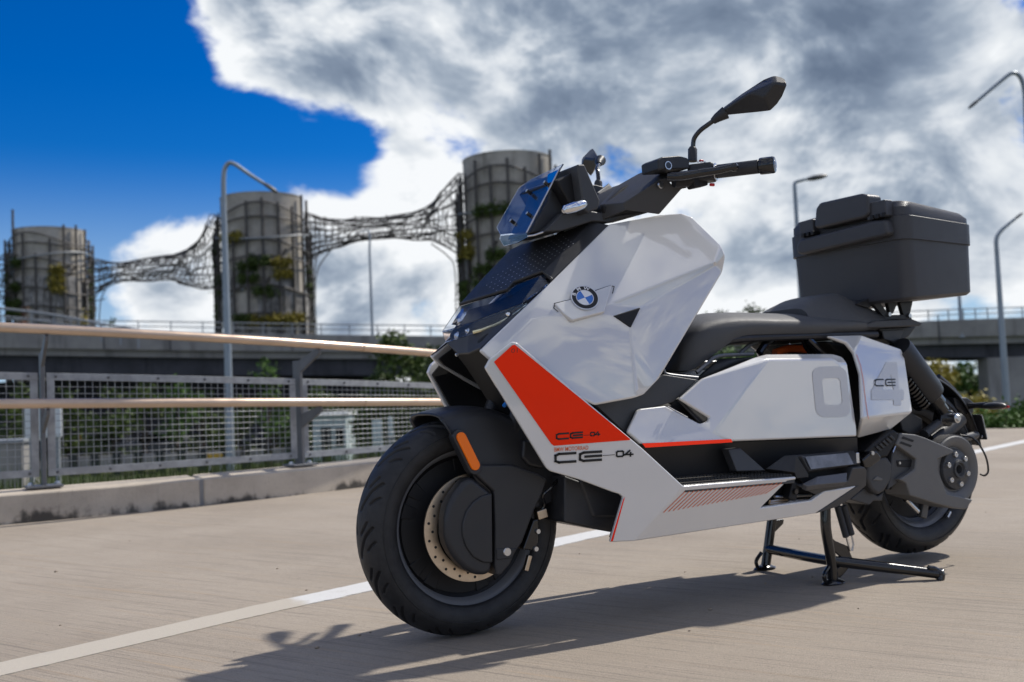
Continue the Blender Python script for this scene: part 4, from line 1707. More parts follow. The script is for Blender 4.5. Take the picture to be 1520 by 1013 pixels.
# ------------------------------------------------------------------ side panel
cpts = [(1008, 592, -.217), (1042, 562, -.208), (1117, 531, -.20), (1136, 525.5, -.195), (1234, 524.8, -.195), (1250, 529, -.20), (1258, 540, -.21), (1273.5, 648, 'C1'), (1085, 655.5, 'C1'), (951, 659, -.222), (931, 641.4, -.214), (946, 609, -.205), (950, 606.5, -.203), (988, 602, -.203), (1040, 629, -.222), (1051, 625, -.230), (1053, 620, -.228),
        (1140, 534, 'C1'), (1236, 533, 'C1'), (1246, 540, 'C1'), (1060, 642, 'C1')]
cf = [(2, 3, 17), (3, 4, 18, 17), (4, 5, 19, 18), (5, 6, 19), (17, 18, 19, 7, 8, 20), (19, 6, 7), (1, 2, 17), (0, 1, 17, 20, 16), (16, 20, 15), (14, 15, 20, 8, 9), (10, 11, 12, 13, 14, 9)]
panel('side_panel', WHITE, cpts, cf, SC, .012, .010, 4, True, PLN, 8)
decal('red_side_stripe', [(952, 659.3), (1084, 652.6), (1086, 657.5), (957, 665.5)], plane((951, 659, -.2245), (1085, 655.5, -.2445), (1020, 640, -.2245)), ORANGE, SC, .004)
# big grey numeral 0 with a fine screen of dots: a ring of flat print
on_ = nrm(C1)
outer = rrect(1209, 544.5, 1260, 619.5, 13)
inner = rrect(1222.5, 561.5, 1249.5, 601.5, 6)
skew = lambda p: (p[0]+(p[1]-582)*.10-1, p[1]-(p[0]-1235)*.02)
mb = MB()
k = len(outer)
vs = [SP(*skew(p), C1)+on_*.0012 for p in outer]+[SP(*skew(p), C1)+on_*.0012 for p in inner]
mb.add(vs, [(i, (i+1) % k, (i+1) % k+k, i+k) for i in range(k)])
facing(mb).build('grey_numeral', DECALG, SC, fix=False, smooth=False)

# lower black flank, inner trim between the shields
panel('flank_cover', BLACKP, [(945, 662, -.165), (1086, 656, -.19), (1273, 649, -.195), (1275, 692, -.185), (1180, 702, -.165), (1000, 711, -.165)], [(0, 1, 2, 3, 4, 5)], SC, .01, .003, 2, True, None)
panel('inner_trim', GREYP, [(880, 598, -.185), (941, 588, -.19), (985, 556, -.19), (1036, 564, -.195), (1000, 597, -.195), (945, 612, -.19), (932, 642, -.195), (925, 640, -.19)], [(0, 1, 2, 3, 4, 5, 6, 7)], SC, .01, .003, 2, True, None)
panel('inner_recess', DEEP, [(880, 600, -.175), (1008, 590, -.18), (1055, 626, -.18), (1040, 640, -.18), (930, 650, -.18)], [(0, 1, 2, 3, 4)], SC, .01, 0, 2, True, None)
panel('slot_edge', BLACKP, [(1006, 592, -.205), (1014, 590, -.19), (1052, 618, -.195), (1047, 627, -.21), (1040, 629, -.212)], [(0, 1, 2, 3, 4)], SC, .006, .002, 2, True, None)
for k in range(5):
    t = k/4
    a = S(991+24*t, 603.5+13*t, -.2135-.012*t)
    MB().tube([a, a+Vector((.012, -.001, -.006))], .0012, 6).build('panel_rib', WHITE, SC)

# ------------------------------------------------------------------ footboard
fb0 = SP(1014.8, 722, B1)
d0, d1 = fb0+Vector((.003, .003, .0025)), SP(1181, 708.4, B2)+Vector((0, .003, .0025))
zf = max(d0.z, d1.z)
mb = MB().prism([d0, d1, d1+Vector((0, .105, .012)), d0+Vector((-.03, .105, .012))], (0, 0, -.02))
fbm = mb.build('footboard', GREYP, SC, bevel=.003)
nx, ny_ = 34, 4
for i in range(nx):
    for j in range(ny_):
        u, v = (i+.5)/nx, (j+.5)/ny_
        q = d0.lerp(d1, u)+Vector((-.03*(1-u)*v, .006+.094*v, .0012+.012*v))
        if i == 0 and j == 0:
            stud = MB().box(q, (.0088, .017, .004)).build('tread_stud', RUBBER, fbm)
            q0 = q
        else:
            share(stud, fbm, q)
# brace strut between footboard and flank
mb = MB().prism([S(1081, 667, -.215), S(1099, 665, -.222), S(1137, 699, -.235), S(1094, 700, -.235)], (0, .03, 0))
mb.build('footboard_strut', GREYP, SC, bevel=.003)
mb.mirrored().build('footboard_strut', GREYP, SC, bevel=.003)

# ------------------------------------------------------------------ passenger footrest
yb = -.262
panel('footrest_housing', BLACKP, [(1136, 696, yb+.03), (1163, 677, yb+.035), (1182, 675, yb), (1200, 703, yb-.012), (1201, 709, yb-.01), (1182, 711, yb), (1180, 702, yb)], [(0, 1, 2, 6), (2, 3, 4, 5, 6)], SC, .02, .003, 3, True, None)
panel('footrest_upper', GREYP, [(1163, 676.5, yb+.04), (1267, 669, yb+.04), (1278, 686, yb), (1273, 689, yb-.006), (1202, 699, yb-.012), (1190, 677, yb)], [(0, 1, 2, 5), (5, 2, 3, 4)], SC, .02, .003, 3, True, None)
slab('footrest_back', DEEP, [(1168, 690), (1276, 684), (1280, 716), (1195, 722)], -.225, -.16, SC, .004)
pf = plane((1190, 677, yb), (1278, 686, yb), (1202, 699, yb-.012))
decal('footrest_plate', [(1194.5, 678.5), (1258, 672.8), (1266.5, 689.5), (1203, 697)], plane((1190, 677, yb-.003), (1270, 671, yb-.003), (1202, 699, yb-.015)), mat('worn_plate', (.24, .24, .245), .4, metal=.4, var=.3, vscale=25), SC, .002)
MB().box(S(1273, 680, yb-.012), (.012, .004, .03)).build('footrest_clip', SILVER, SC, bevel=.002)
panel('footrest_peg', mat('peg_metal', (.11, .11, .115), .42, metal=.3, bump=.2, bscale=500, rvar=.06), [(1191, 718, yb-.01), (1213, 707, yb-.012), (1258, 701, yb-.012), (1257, 716, yb-.03), (1210, 720, yb-.03), (1198, 722, yb-.02)], [(0, 1, 4, 5), (1, 2, 3, 4)], SC, .02, .003, 3, False, None)
panel('footrest_bracket', GREYP, [(1186, 722, yb-.004), (1209, 719, yb-.01), (1259, 714, yb-.01), (1266, 695, yb-.012), (1284, 694, yb-.006), (1287, 699, yb), (1286, 721, yb+.004), (1262, 742, yb+.01), (1243, 753, yb+.012), (1211, 763, yb+.012), (1272, 722, yb), (1224, 730, yb), (1211, 735, yb)], [(0, 1, 2, 3, 4, 5, 6, 10, 11, 12), (6, 7, 8, 9, 10)], SC, .018, .003, 3, False, None)
# little works seen in the cut-out
slab('cutout_lining', DEEP, [(1165, 712), (1225, 712), (1222, 733), (1205, 746), (1128, 754)], -.215, -.20, SC, 0)
for i, (a, b) in enumerate((((1143, 745), (1170, 741)), ((1150, 738), (1204, 735)), ((1142, 748), (1200, 742)))):
    MB().tube([S(*a, -.228), S(*b, -.228)], .0045, 8).build('side_stand_spring' if i == 1 else 'brake_line', BOLT if i == 1 else STEEL, SC)
MB().box(S(1174, 729, -.24), (.03, .03, .05), Matrix.Rotation(.4, 3, 'Y')).build('pivot_block', DEEP, SC, bevel=.005)
MB().lathe([(0, -.006), (.007, -.006), (.008, 0)], S(1180, 730, -.256), 'y', 12).build('pivot_bolt', GLOSSB, SC)

# ------------------------------------------------------------------ tail panel
panel('tail_panel', WHITE, [(1228, 498.3, -.175), (1278, 497, -.165), (1338, 518, -.165), (1343, 528, 'F1'), (1355, 612, 'F1'), (1322, 638.5, -.19), (1274, 651, -.20), (1281, 621, 'F1'), (1278, 556, 'F1'), (1268, 523, 'F1'), (1256, 508.5, -.195)],
      [(0, 1, 9, 10), (1, 2, 3, 9), (9, 3, 4, 7, 8), (7, 4, 5, 6)], SC, .012, .006, 4, True, PLN, 8)
fn = nrm(F1)
mb = MB()
stroke3(mb, [SP(px, py, F1)+fn*.0016 for px, py in ((1271, 527), (1277, 543), (1281, 565), (1285, 600), (1288.5, 622))], .0026, fn)
mb.build('orange_pinstripe', DECALO, SC, fix=False, smooth=False)
for o, x, y, g in (((1297.4, 574), (1310.6, 573.8), (1297.2, 563.2), GC), ((1313, 573.4), (1327.8, 573.2), (1312.8, 563), GE)):
    glyph('tail_lettering', g, F1, o, x, y, .0042, DECALB, SC, .0026)
mb = MB()
for q4 in (((1315, 538), (1331, 538), (1334, 579), (1326, 579), (1322, 556), (1309, 579), (1294, 579)), ((1293, 579), (1341, 579), (1341, 594), (1293, 594)), ((1326, 594), (1337, 594), (1337, 602), (1326, 602))):
    mb.add([SP(px, py, F1)+fn*.0014 for px, py in q4], [tuple(range(len(q4)))])
facing(mb).build('grey_numeral', DECALG, SC, fix=False, smooth=False)

# ------------------------------------------------------------------ seat
stn = [((1001, 536), (995, 549), .085, .004), ((1016, 512), (1008, 552), .115, .008), ((1038, 488), (1030, 550), .135, .016), ((1062, 478), (1053, 533), .145, .022), ((1088, 474), (1078, 514), .155, .027), ((1112, 473), (1101, 500), .162, .030), ((1150, 474), (1142, 497), .168, .032), ((1200, 475), (1192, 496), .17, .032), ((1245, 475.5), (1238, 494.5), .165, .03), ((1283, 477), (1278, 492.5), .15, .02), ((1306, 479), (1303, 490), .12, .012)]
rings = []
for T, Bm, wd, cr_ in stn:
    a, b = S(*T, -wd), S(*Bm, -wd*.93)
    h = a.z-b.z
    prof = [(-wd*.80, 0.), (-wd*.93, .03), (-wd, .45), (-wd*.985, .85), (-wd*.93, 1.0)]
    ring = []
    for y, t in prof:
        ring.append(Vector((b.x+(a.x-b.x)*t, y, b.z+h*t)))
    for f_ in (.78, .55, .28, 0.):
        ring.append(Vector((a.x+.004*(1-f_), -wd*f_, a.z+cr_*(1-(f_/.93)**2.0))))
    rr = [Vector((v.x, -v.y, v.z)) for v in reversed(ring[:-1])]
    rings.append(ring+rr)
# finer along the length
full = []
nr_ = len(rings[0])
cols_ = [spline([r[k] for r in rings], 4) for k in range(nr_)]
rings = [[c[i] for c in cols_] for i in range(len(cols_[0]))]
MB().loft(rings).build('seat', SEATM, SC, angle=50)
hst = [((1158, 461), .13, .085, .0), ((1172, 451), .135, .08, .02), ((1190, 443), .14, .078, .03), ((1218, 438.5), .14, .075, .035), ((1236, 446), .14, .07, .03), ((1262, 458), .135, .07, .025), ((1288, 470), .11, .07, .01), ((1300, 477), .08, .06, .0)]
rings = []
for (px, py), wb, wt, _ in hst:
    c = S(px, py, 0)
    zb = S(px, 480, -.15).z-.01
    h = max(.012, c.z-zb)
    half = [(-wb*1.0, 0.), (-wb*.97, .25), (-wt*1.28, .72), (-wt*1.05, .93), (-wt*.75, 1.0), (-wt*.35, 1.005), (0, 1.0)]
    ring = [Vector((c.x, y, zb+h*t)) for y, t in half]
    ring += [Vector((v.x, -v.y, v.z)) for v in reversed(ring[:-1])]
    rings.append(ring)
cols_ = [spline([r[k] for r in rings], 4) for k in range(len(rings[0]))]
MB().loft([[c[i] for c in cols_] for i in range(len(cols_[0]))]).build('passenger_seat', SEATM, SC, angle=45)

# frame tubes, cable and trim between the seat and the side panel
for pts, r, m_ in ((((1034, 553.5, -.155), (1050, 540, -.155), (1068, 528.5, -.155), (1118, 526, -.155)), .0055, TRIM),
                   (((985, 549, -.17), (992, 556, -.175), (1036, 561, -.19)), .004, TRIM),
                   (((1098, 525, -.11), (1112, 513, -.11), (1124, 508, -.11)), .006, TRIM),
                   (((1127, 524, -.12), (1136, 511, -.12), (1148, 502, -.12)), .011, GLOSSB),
                   (((1222, 527, -.14), (1210, 515, -.14), (1198, 503, -.14)), .012, GLOSSB),
                   (((1206, 528, -.10), (1197, 515, -.10), (1192, 503, -.10)), .009, GLOSSB),
                   (((1070, 510, -.13), (1100, 503, -.14), (1200, 499, -.145), (1300, 497, -.13)), .012, BLACKP),
                   (((1150, 524, -.04), (1172, 518, -.04), (1198, 519, -.04)), .012, CABLEO),
                   (((1222, 521, -.06), (1236, 522, -.06)), .012, CABLEO),
                   (((1160, 528, -.02), (1190, 521, -.02), (1240, 524, -.02)), .014, CABLEB)):
    MB().tube(spline([S(*p) for p in pts], 6), r, 10).build('frame_tube' if m_ in (GLOSSB, BLACKP) else ('trim_tube' if m_ is TRIM else 'power_cable'), m_, SC)
slab('seat_base', DEEP, [(1085, 500), (1300, 490), (1304, 497), (1240, 505), (1100, 506), (1080, 510)], -.12, .12, SC, .004)
panel('knee_trim', BLACKP, [(1036, 562, -.15), (1070, 533, -.15), (1118, 530, -.15), (1117, 536, -.15), (1050, 570, -.15)], [(0, 1, 2, 3, 4)], SC, .01, 0, 2, True, None)

# ------------------------------------------------------------------ nose: perforated top, headlight, chin
N1 = plane((683, 452, .075), (806, 404, -.112), (876, 328.5, -.07))
npt = [SP(682, 451, N1), SP(719, 410, N1), SP(757, 370.5, N1), SP(775, 362, N1), SP(792, 357.5, N1), SP(840, 343, N1), SP(877, 328.5, N1), SP(806, 404, N1), SP(764, 420, N1), SP(754, 431, N1),
       S(818, 417, -.1345), S(904.5, 333.5, -.1105)]
mb = facing(MB().add(npt, [(0, 1, 2, 3, 4, 5, 6, 7, 8, 9), (7, 6, 11, 10)]))
mb.build('nose_cover', BLACKP, SC, bevel=.004, seg=3, fix=False, solid=.008, blim=8)
mb = facing(MB().add([Vector((v.x, -v.y, v.z)) for v in (npt[7], npt[6], npt[11], npt[10])], [(0, 1, 2, 3)]), CAM+Vector((0, 6, 3)))
mb.build('nose_cover', BLACKP, SC, fix=False, solid=.008)
nn_ = nrm(N1)
dots = []
PERF = mat('perforation', (.42, .42, .44), .3)
pp_ = None
for i in range(17):
    for j in range(8):
        u, v = i/16, j/7
        px = 724+(836-724)*u+(v-.5)*34*(1-.25*u)+6
        py = 424+(352-424)*u+(v-.5)*18+4
        if abs(v-.5)*2 > 1.05-abs(u-.55)*.7:
            continue
        q = SP(px, py, N1)+nn_*.0010
        if pp_ is None:
            e1 = (N1[1]-N1[0]).normalized()
            e2 = nn_.cross(e1)
            mb = MB().add([q+(e1*math.cos(a)+e2*math.sin(a))*.0019 for a in [2*math.pi*t/10 for t in range(10)]], [tuple(range(10))])
            pp_ = facing(mb).build('perforation', PERF, SC, fix=False, smooth=False)
        else:
            share(pp_, SC, q)
# raised brow over the lamp
MB().tube([SP(684, 452.5, N1)+nn_*.002, SP(754, 431.5, N1)+nn_*.003, SP(764, 421, N1)+nn_*.004, SP(806, 404.5, N1)+nn_*.003, S(819, 415, -.132)], .004, 8).build('lamp_brow', BLACKP, SC)
hv = [S(656, 492, .06), SP(681.5, 454.5, N1), SP(700, 448.5, N1), SP(753, 433, N1), SP(765, 423, N1), S(803, 408, -.118), S(815, 420.5, -.131), S(774, 451, -.126), S(676, 487, .005),
      S(784, 450, -.131), S(741, 481, -.095), S(694.5, 497.5, -.03), S(660.5, 508.5, .05)]
hf = [(0, 1, 2, 3, 4, 5, 6, 7, 8), (0, 8, 7, 9, 10, 11, 12)]
mb = facing(MB().add(hv, hf))
mb.build('headlight_lens', LENS, SC, bevel=.003, seg=3, fix=False, solid=.004, blim=8)
inn = [v+Vector((.022, 0, -.012)) for v in hv]
hl = facing(MB().add(inn, hf)).build('headlight', DEEP, SC, bevel=.002, fix=False, solid=.01)
MB().tube(spline([S(x, y, z)+Vector((.012, 0, -.004)) for x, y, z in ((696, 491.5, -.045), (714, 486.5, -.065), (740, 475, -.09), (764, 461, -.112), (780, 451, -.122))], 6), [.0055-.003*i/24 for i in range(25)], 8).build('light_bar', mat('light_bar', (.7, .66, .45), .15, metal=.8), hl)
for (x, y, z, r) in ((668, 496, .03, .011), (684, 489, -.015, .009), (744, 464, -.10, .008)):
    q = S(x, y, z)+Vector((.016, 0, -.004))
    mb = MB()
    mb.lathe([(0, .004), (r*.5, .001), (r, -.006), (r*1.05, -.004)], (0, 0, 0), 'z', 16)
    mb.v = [Matrix.Rotation(rad(-70), 3, 'Y') @ v + q for v in mb.v]
    mb.build('lamp_reflector', REFL, hl)
mb = facing(MB().add([S(664, 482, .045)+Vector((.012, 0, 0)), S(681, 457, .065)+Vector((.014, 0, 0)), S(691, 455, .045)+Vector((.016, 0, 0)), S(676, 484, .02)+Vector((.012, 0, 0))], [(0, 1, 2, 3)]))
mb.build('lamp_facet', REFL, hl, fix=False, solid=.002)
panel('chin_cover', GREYP, [(661, 508.5, .05), (694.5, 498, -.03), (741, 481.5, -.095), (784, 451, -.129), (765, 470, -.128), (713, 516, -.12), (694, 524.5, -.06), (680, 526, -.01)], [(0, 1, 6, 7), (1, 2, 5, 6), (2, 3, 4, 5)], SC, .008, .003, 3, False, None, 8)
MB().lathe([(0, -.004), (.004, -.004), (.005, 0)], S(678, 527, -.02), 'y', 10).build('chin_bolt', BOLT, SC)
# front end stays behind the fender
for s_ in (-1, 1):
    MB().tube([Vector((.02, s_*.075, .28)), Vector((.26, s_*.075, .82))], .021, 16).build('fork_tube', BLACKP, SC)

# ------------------------------------------------------------------ fender, fork cover, reflector
yf = -.098


def pol(px, py, y=yf):
    p = S(px, py, y)-FC
    return math.degrees(math.atan2(p.z, -p.x)) % 360, math.hypot(p.x, p.z)


ed = [pol(*p) for p in ((626, 617), (640, 619), (655, 631), (670, 651), (686, 679), (701, 707))]
angs = [a for a, _ in ed]
fr_a0 = pol(619, 612, .03)[0]
print('FENDER', fr_a0, ed)


def rlow(a):
    tab = [(fr_a0-30, .290), (fr_a0, .286)]+sorted([(aa, rr_) for aa, rr_ in ed if aa > fr_a0+2])
    tab += [(tab[-1][0]+6, .10), (tab[-1][0]+40, .07), (200, .07)]
    for (a0, r0), (a1, r1) in zip(tab[:-1], tab[1:]):
        if a0 <= a <= a1:
            return r0+(r1-r0)*(a-a0)/max(1e-6, a1-a0)
    return tab[-1][1]


rings = []
for i in range(70):
    a = fr_a0+(168-fr_a0)*i/69
    ar = rad(a)
    d = Vector((-math.cos(ar), 0, math.sin(ar)))
    rl = min(rlow(a), .284)
    Rt = .296
    half = []
    for k in range(9):
        half.append((-.098+.010*(k/8)**2*(1 if rl < .25 else 1), rl+(.268-rl)*k/8 if rl < .268 else rl))
    for k in range(1, 9):
        t = math.pi/2*k/8
        half.append((-.088*math.cos(t)**.8, max(.268, rl)+(Rt-max(.268, rl))*math.sin(t)**.8))
    ring = [FC+d*r+Vector((0, y, 0)) for y, r in half]
    ring += [Vector((v.x, -v.y, v.z)) for v in reversed(ring[:-1])]
    rings.append(ring)
mb = MB().loft(rings, cap=False, close=False)
fo = mb.build('front_fender', BLACKP, SC, angle=60, solid=.006)
fo.modifiers['solid'].offset = 1
# two-piece cover over the brake caliper
slab('hub_cover', BLACKP, [(700, 707), (687, 717), (674, 733.5), (665, 750), (661, 770), (661, 795), (664, 809), (671, 823), (680, 835), (690, 845), (702, 852), (715, 855.5), (730, 852), (731.5, 838), (732.5, 780), (731, 731)], -.118, -.07, SC, .014, 4, True)
slab('hub_cover_face', BLACKP, [(731, 732), (716, 736), (702, 746), (692, 760), (687, 778), (687, 795), (692, 812), (703, 828), (718, 836), (732, 836.5)], -.1235, -.1, SC, .005, 3)
slab('caliper_cover', BLACKP, [(704, 703), (733.5, 730), (735.5, 780), (735, 838), (737, 855), (744, 855), (758, 838), (765, 822), (776, 805), (794, 757), (806, 733), (813, 712), (800, 704), (760, 690), (715, 690)], -.121, -.07, SC, .006, 3, True)
MB().lathe([(0, -.004), (.0095, -.004), (.011, -.002), (.011, .002)], S(752.5, 819.5, -.1215), 'y', 16).build('cover_screw', BOLT, SC)
slab('cover_tab', BLACKP, [(737, 815), (768, 814), (760, 829), (738, 832)], -.1235, -.11, SC, .003)
# amber reflector on a dark bed
mb = MB()
p0, p1 = S(681.5, 646, -.112), S(705, 694, -.118)
ax = (p1-p0).normalized()
yv = Vector((0, -1, 0))
sd = ax.cross(yv).normalized()


def capsule(w, l0, l1, n=8):
    pts = []
    for i in range(n+1):
        a = math.pi*i/n
        pts.append(p0+ax*l0+sd*math.cos(a)*w-ax*math.sin(a)*w)
    for i in range(n+1):
        a = math.pi+math.pi*i/n
        pts.append(p1-ax*l1+sd*math.cos(a)*w-ax*math.sin(a)*w)
    return pts


MB().prism([q+yv*.004 for q in capsule(.0185, .004, .0)], (0, .03, 0)).build('reflector_bed', BLACKP, SC, bevel=.004, seg=3)
MB().prism([q+yv*.010 for q in capsule(.0125, .006, .006)], (0, .01, 0)).build('side_reflector', AMBER, SC, bevel=.003, seg=3)
MB().prism([S(x, y, -.11) for x, y in ((822, 716), (845, 716), (849.5, 763), (836, 762), (826, 742))], (0, .16, 0)).build('mud_flap', BLACKP, SC, bevel=.006)
slab('air_duct', BLACKP, [(778, 652), (790, 655), (812, 690), (806, 697), (786, 692), (775, 680)], -.112, -.06, SC, .008, 3)
# brake hose, caliper, sensor behind the cover
MB().tube(spline([S(*p) for p in ((832, 708, -.125), (818, 724, -.125), (806, 736, -.12), (808, 750, -.11), (797, 765, -.105))], 6), .0042, 8).build('brake_hose', GLOSSB, SC)
MB().box(S(803, 763, -.105), (.03, .02, .024), Matrix.Rotation(-.2, 3, 'Y')).build('hose_union', STEEL, SC, bevel=.003)
slab('brake_caliper', GLOSSB, [(792, 772), (800, 770), (799, 806), (795, 818), (776, 816), (782, 800)], -.112, -.07, SC, .004, 3)
MB().lathe([(0, -.005), (.006, -.005), (.007, 0)], S(798, 789, -.113), 'y', 12).build('caliper_bolt', BOLT, SC)
MB().lathe([(0, -.005), (.006, -.005), (.007, 0)], S(795, 815, -.113), 'y', 12).build('caliper_bolt', BOLT, SC)
MB().box(S(783, 836, -.088), (.012, .012, .04), Matrix.Rotation(.35, 3, 'Y')).build('balance_weight', STEEL, SC, bevel=.002)
MB().tube([S(752, 598, -.13), S(748, 603, -.12)], .005, 8).build('blue_connector', BLUE, SC)

# ------------------------------------------------------------------ windscreen, display, front indicator
Wb = [S(742, 349, .07), S(781.5, 345.5, -.07), S(831, 250, -.09), S(836, 243, -.075), S(787, 266.5, .09), S(736.5, 337.5, .115), S(769.5, 279, .135)]
Wn = [Vector((v.x, -v.y, v.z)) for v in (Wb[5], Wb[6])]
lipb = [S(740.5, 356, .07), S(747.5, 366, .06), S(768, 361, -.03), S(783.5, 352.5, -.072), S(806, 345, -.08)]
mb = MB().add(Wb+Wn+lipb[:3]+[lipb[3], lipb[4]], [(0, 1, 2, 3, 4), (0, 4, 6, 5), (0, 9, 10, 11, 12, 1), (12, 13, 1)])
mb = facing(MB().add(Wb+lipb, [(0, 1, 2, 3, 4), (5, 0, 4, 6), (0, 7, 8, 9, 10, 1)]))
ws = mb.build('windscreen', ACRYL, SC, bevel=.003, seg=3, fix=False, solid=.004, blim=6)
MB().tube([S(783, 351, -.075), S(793, 349.5, -.08), S(806, 345, -.085)], .0028, 8).build('screen_rod', SILVER, SC)
MB().tube([S(781.5, 345.5, -.071), S(831, 250, -.091)], .0022, 8).build('screen_edge', SILVER, ws)
wp = (Wb[0], Wb[1], Wb[2])
wn = nrm(wp)
for px, py in ((809.8, 272), (783.7, 284.5), (784, 318), (759.7, 328.7)):
    q = SP(px, py, wp)
    mb = MB().tube([q-wn*.012, q+wn*.0055], .0052, 12)
    s1 = mb.build('screen_screw', GLOSSB, ws)
    MB().tube([q+wn*.0055, q+wn*.0068], [.0045, .003], 12).build('screen_screw', BOLT, ws)
slab('display', GREYP, [(857, 244), (868, 243.5), (891, 297), (889, 310), (872, 317), (866, 306)], -.135, .135, SC, .006, 3)
slab('display_back', DEEP, [(826, 268), (858, 252), (872, 306), (866, 313), (848, 306)], -.10, .10, SC, .006, 3)
slab('screen_bracket', BLACKP, [(820, 274), (842, 268), (862, 300), (870, 322), (838, 336), (806, 345), (786, 347), (795, 330), (812, 300)], -.06, .06, SC, .006, 3)
slab('cockpit_base', GREYP, [(806, 345), (836, 315), (872, 312), (905, 318), (940, 318), (905, 331), (880, 329), (835, 343)], -.09, .09, SC, .005, 3)
MB().tube([S(836, 314, -.165), S(839, 312, -.165), S(852, 308, -.168), S(864, 304, -.17), S(869, 302.5, -.17)], [.006, .0125, .0145, .013, .008], 16).build('front_indicator', CHROME, SC)
MB().tube([S(838, 316, -.08), S(848, 312, -.165)], .006, 8).build('indicator_stalk', BLACKP, SC)

# ------------------------------------------------------------------ handlebar
hb = [(889, 305, -.08), (917, 275, -.05), (946, 259, -.07), (964, 250, -.10), (977, 249, -.12), (988, 252, -.15), (990, 264, -.19), (981, 265, -.195), (925, 302, -.145),
      (997, 274, -.20), (1022, 279, -.21), (1012, 281, -.205), (979, 318.6, -.165), (929.5, 312, -.145), (894, 327, -.09)]
panel('handlebar_cover', GREYP, hb, [(0, 1, 2, 3, 4, 5, 6, 7, 8), (8, 7, 6, 9, 10, 11, 12, 13), (0, 8, 13, 14)], SC, .02, .004, 3, True, None, 8)
slab('handlebar_core', DEEP, [(895, 306), (925, 278), (970, 257), (985, 268), (990, 280), (972, 314), (930, 318), (900, 325)], -.10, .10, SC, .01)
q = S(981, 275, -.194)
mb = MB().lathe([(0, -.003), (.008, -.003), (.0095, -.001), (.0095, .003)], q, 'y', 16)
mb.build('cover_screw', BOLT, SC)
g0, g1 = S(1040, 258, -.235), S(1151, 244.5, -.40)


def bar(t):
    return g0.lerp(g1, t)


def both(mb, name, m_, parent=SC, **kw):
    a = mb.build(name, m_, parent, **kw)
    mb.mirrored().build(name, m_, parent, **kw)
    return a


both(MB().tube([bar(t) for t in (.18, .2, .78, .79)], [.0165, .0185, .0185, .0165], 20), 'grip', RUBBER if False else BLACKP)
both(MB().tube([bar(t) for t in (.795, .80, .82, .97, .995, 1.0)], [.017, .0215, .0225, .0225, .0205, .017], 24), 'bar_end', GLOSSB)
both(MB().tube([bar(t) for t in (1.0, 1.006)], [.0125, .0125], 20), 'bar_end_ring', SILVER)
both(MB().tube([bar(t) for t in (1.005, 1.008)], [.009, .009], 20), 'bar_end_cap', GLOSSB)
both(MB().tube([bar(t) for t in (-.6, -.2, .22)], [.013, .013, .013], 14), 'handlebar_tube', BLACKP)
both(MB().tube([bar(t) for t in (.13, .135, .165, .17)], [.02, .0245, .0245, .021], 24), 'grip_collar', GLOSSB)
both(MB().tube([bar(t) for t in (.20, .205, .215, .22)], [.021, .024, .024, .021], 24), 'grip_collar', SILVER)
bd_ = (g1-g0).normalized()
rotb = Matrix((bd_, bd_.cross(Vector((0, 0, 1))).normalized()*-1, bd_.cross(bd_.cross(Vector((0, 0, 1)))).normalized()*-1)).transposed()
both(MB().box(bar(.02), (.07, .05, .05), rotb), 'switch_housing', BLACKP, bevel=.008, seg=3)
both(MB().prism([S(x, y, -.25) for x, y in ((1026, 262), (1050, 260), (1052, 275), (1033, 279))], (0, .035, 0)), 'switch_lower', DEEP, bevel=.004)
MB().box(S(1041, 239, -.235), (.012, .008, .006)).build('red_switch', REDM, SC, bevel=.002)
MB().box(S(1057, 274.5, -.262), (.014, .008, .008)).build('red_switch', REDM, SC, bevel=.002)
for px in (1036, 1041, 1046):
    MB().box(S(px, 240.6, -.262), (.005, .003, .003)).build('switch_mark', BWHITE, SC)
both(MB().prism([S(x, y, -.235) for x, y in ((976.5, 237), (983, 233), (1008, 231), (1021, 234.5), (1024, 240), (1024, 250.5), (978, 252))], (0, .075, 0)), 'fluid_reservoir', BLACKP, bevel=.004, seg=3)
q = S(991.5, 246, -.2355)
both(MB().lathe([(.0, -.001), (.0085, -.001), (.0085, -.002), (.0115, -.002), (.0125, .0)], q, 'y', 24), 'sight_glass', GLOSSB)
both(MB().lathe([(.0088, -.0025), (.0112, -.0025), (.0112, -.001)], q, 'y', 24), 'sight_glass_ring', SILVER)
lv = spline([S(992, 262, -.225), S(1010, 262, -.25), S(1040, 257, -.285), (S(1066, 253, -.32)), S(1086, 248.5, -.345)], 6)
both(MB().tube(lv, [.013-.004*i/(len(lv)-1) for i in range(len(lv))], 12), 'brake_lever', GLOSSB)
both(MB().tube([S(1083, 249, -.343), S(1087, 248.5, -.346), S(1092, 248, -.35), S(1095.5, 247.5, -.353)], [.007, .0115, .0115, .006], 16), 'lever_ball', GLOSSB)
both(MB().tube([S(1000, 270, -.225), S(1020, 268, -.235), S(1028, 267, -.24)], [.016, .018, .012], 12), 'lever_perch', DEEP)
# mirrors
both(MB().tube([S(1028, 240, -.225), S(1028, 222, -.225), S(1028.5, 219, -.225)], [.0125, .0125, .009], 14), 'mirror_sleeve', BLACKP)
both(MB().tube(spline([S(1028.5, 220, -.225), S(1030.5, 206, -.23), S(1039, 194.5, -.245), S(1050, 186, -.26), S(1062, 177.5, -.275)], 6), .0065, 12), 'mirror_stem', GLOSSB)
both(MB().tube([S(1058, 180.5, -.27), S(1064, 175.5, -.28), S(1077, 167.5, -.295)], [.009, .0125, .018], 14), 'mirror_joint', BLACKP)
mo = [(1071, 161), (1100, 139.5), (1133, 116.5), (1147, 112), (1161, 111), (1168, 115), (1170, 127), (1164, 145), (1156, 157), (1144, 166.5), (1128, 168.5), (1077, 173.5)]
mn = Vector((-.865, -.5, .05)).normalized()


def mp_(x, y, out=0.):
    return S(x, y, -.290-.17*(x-1071)/99)+mn*out


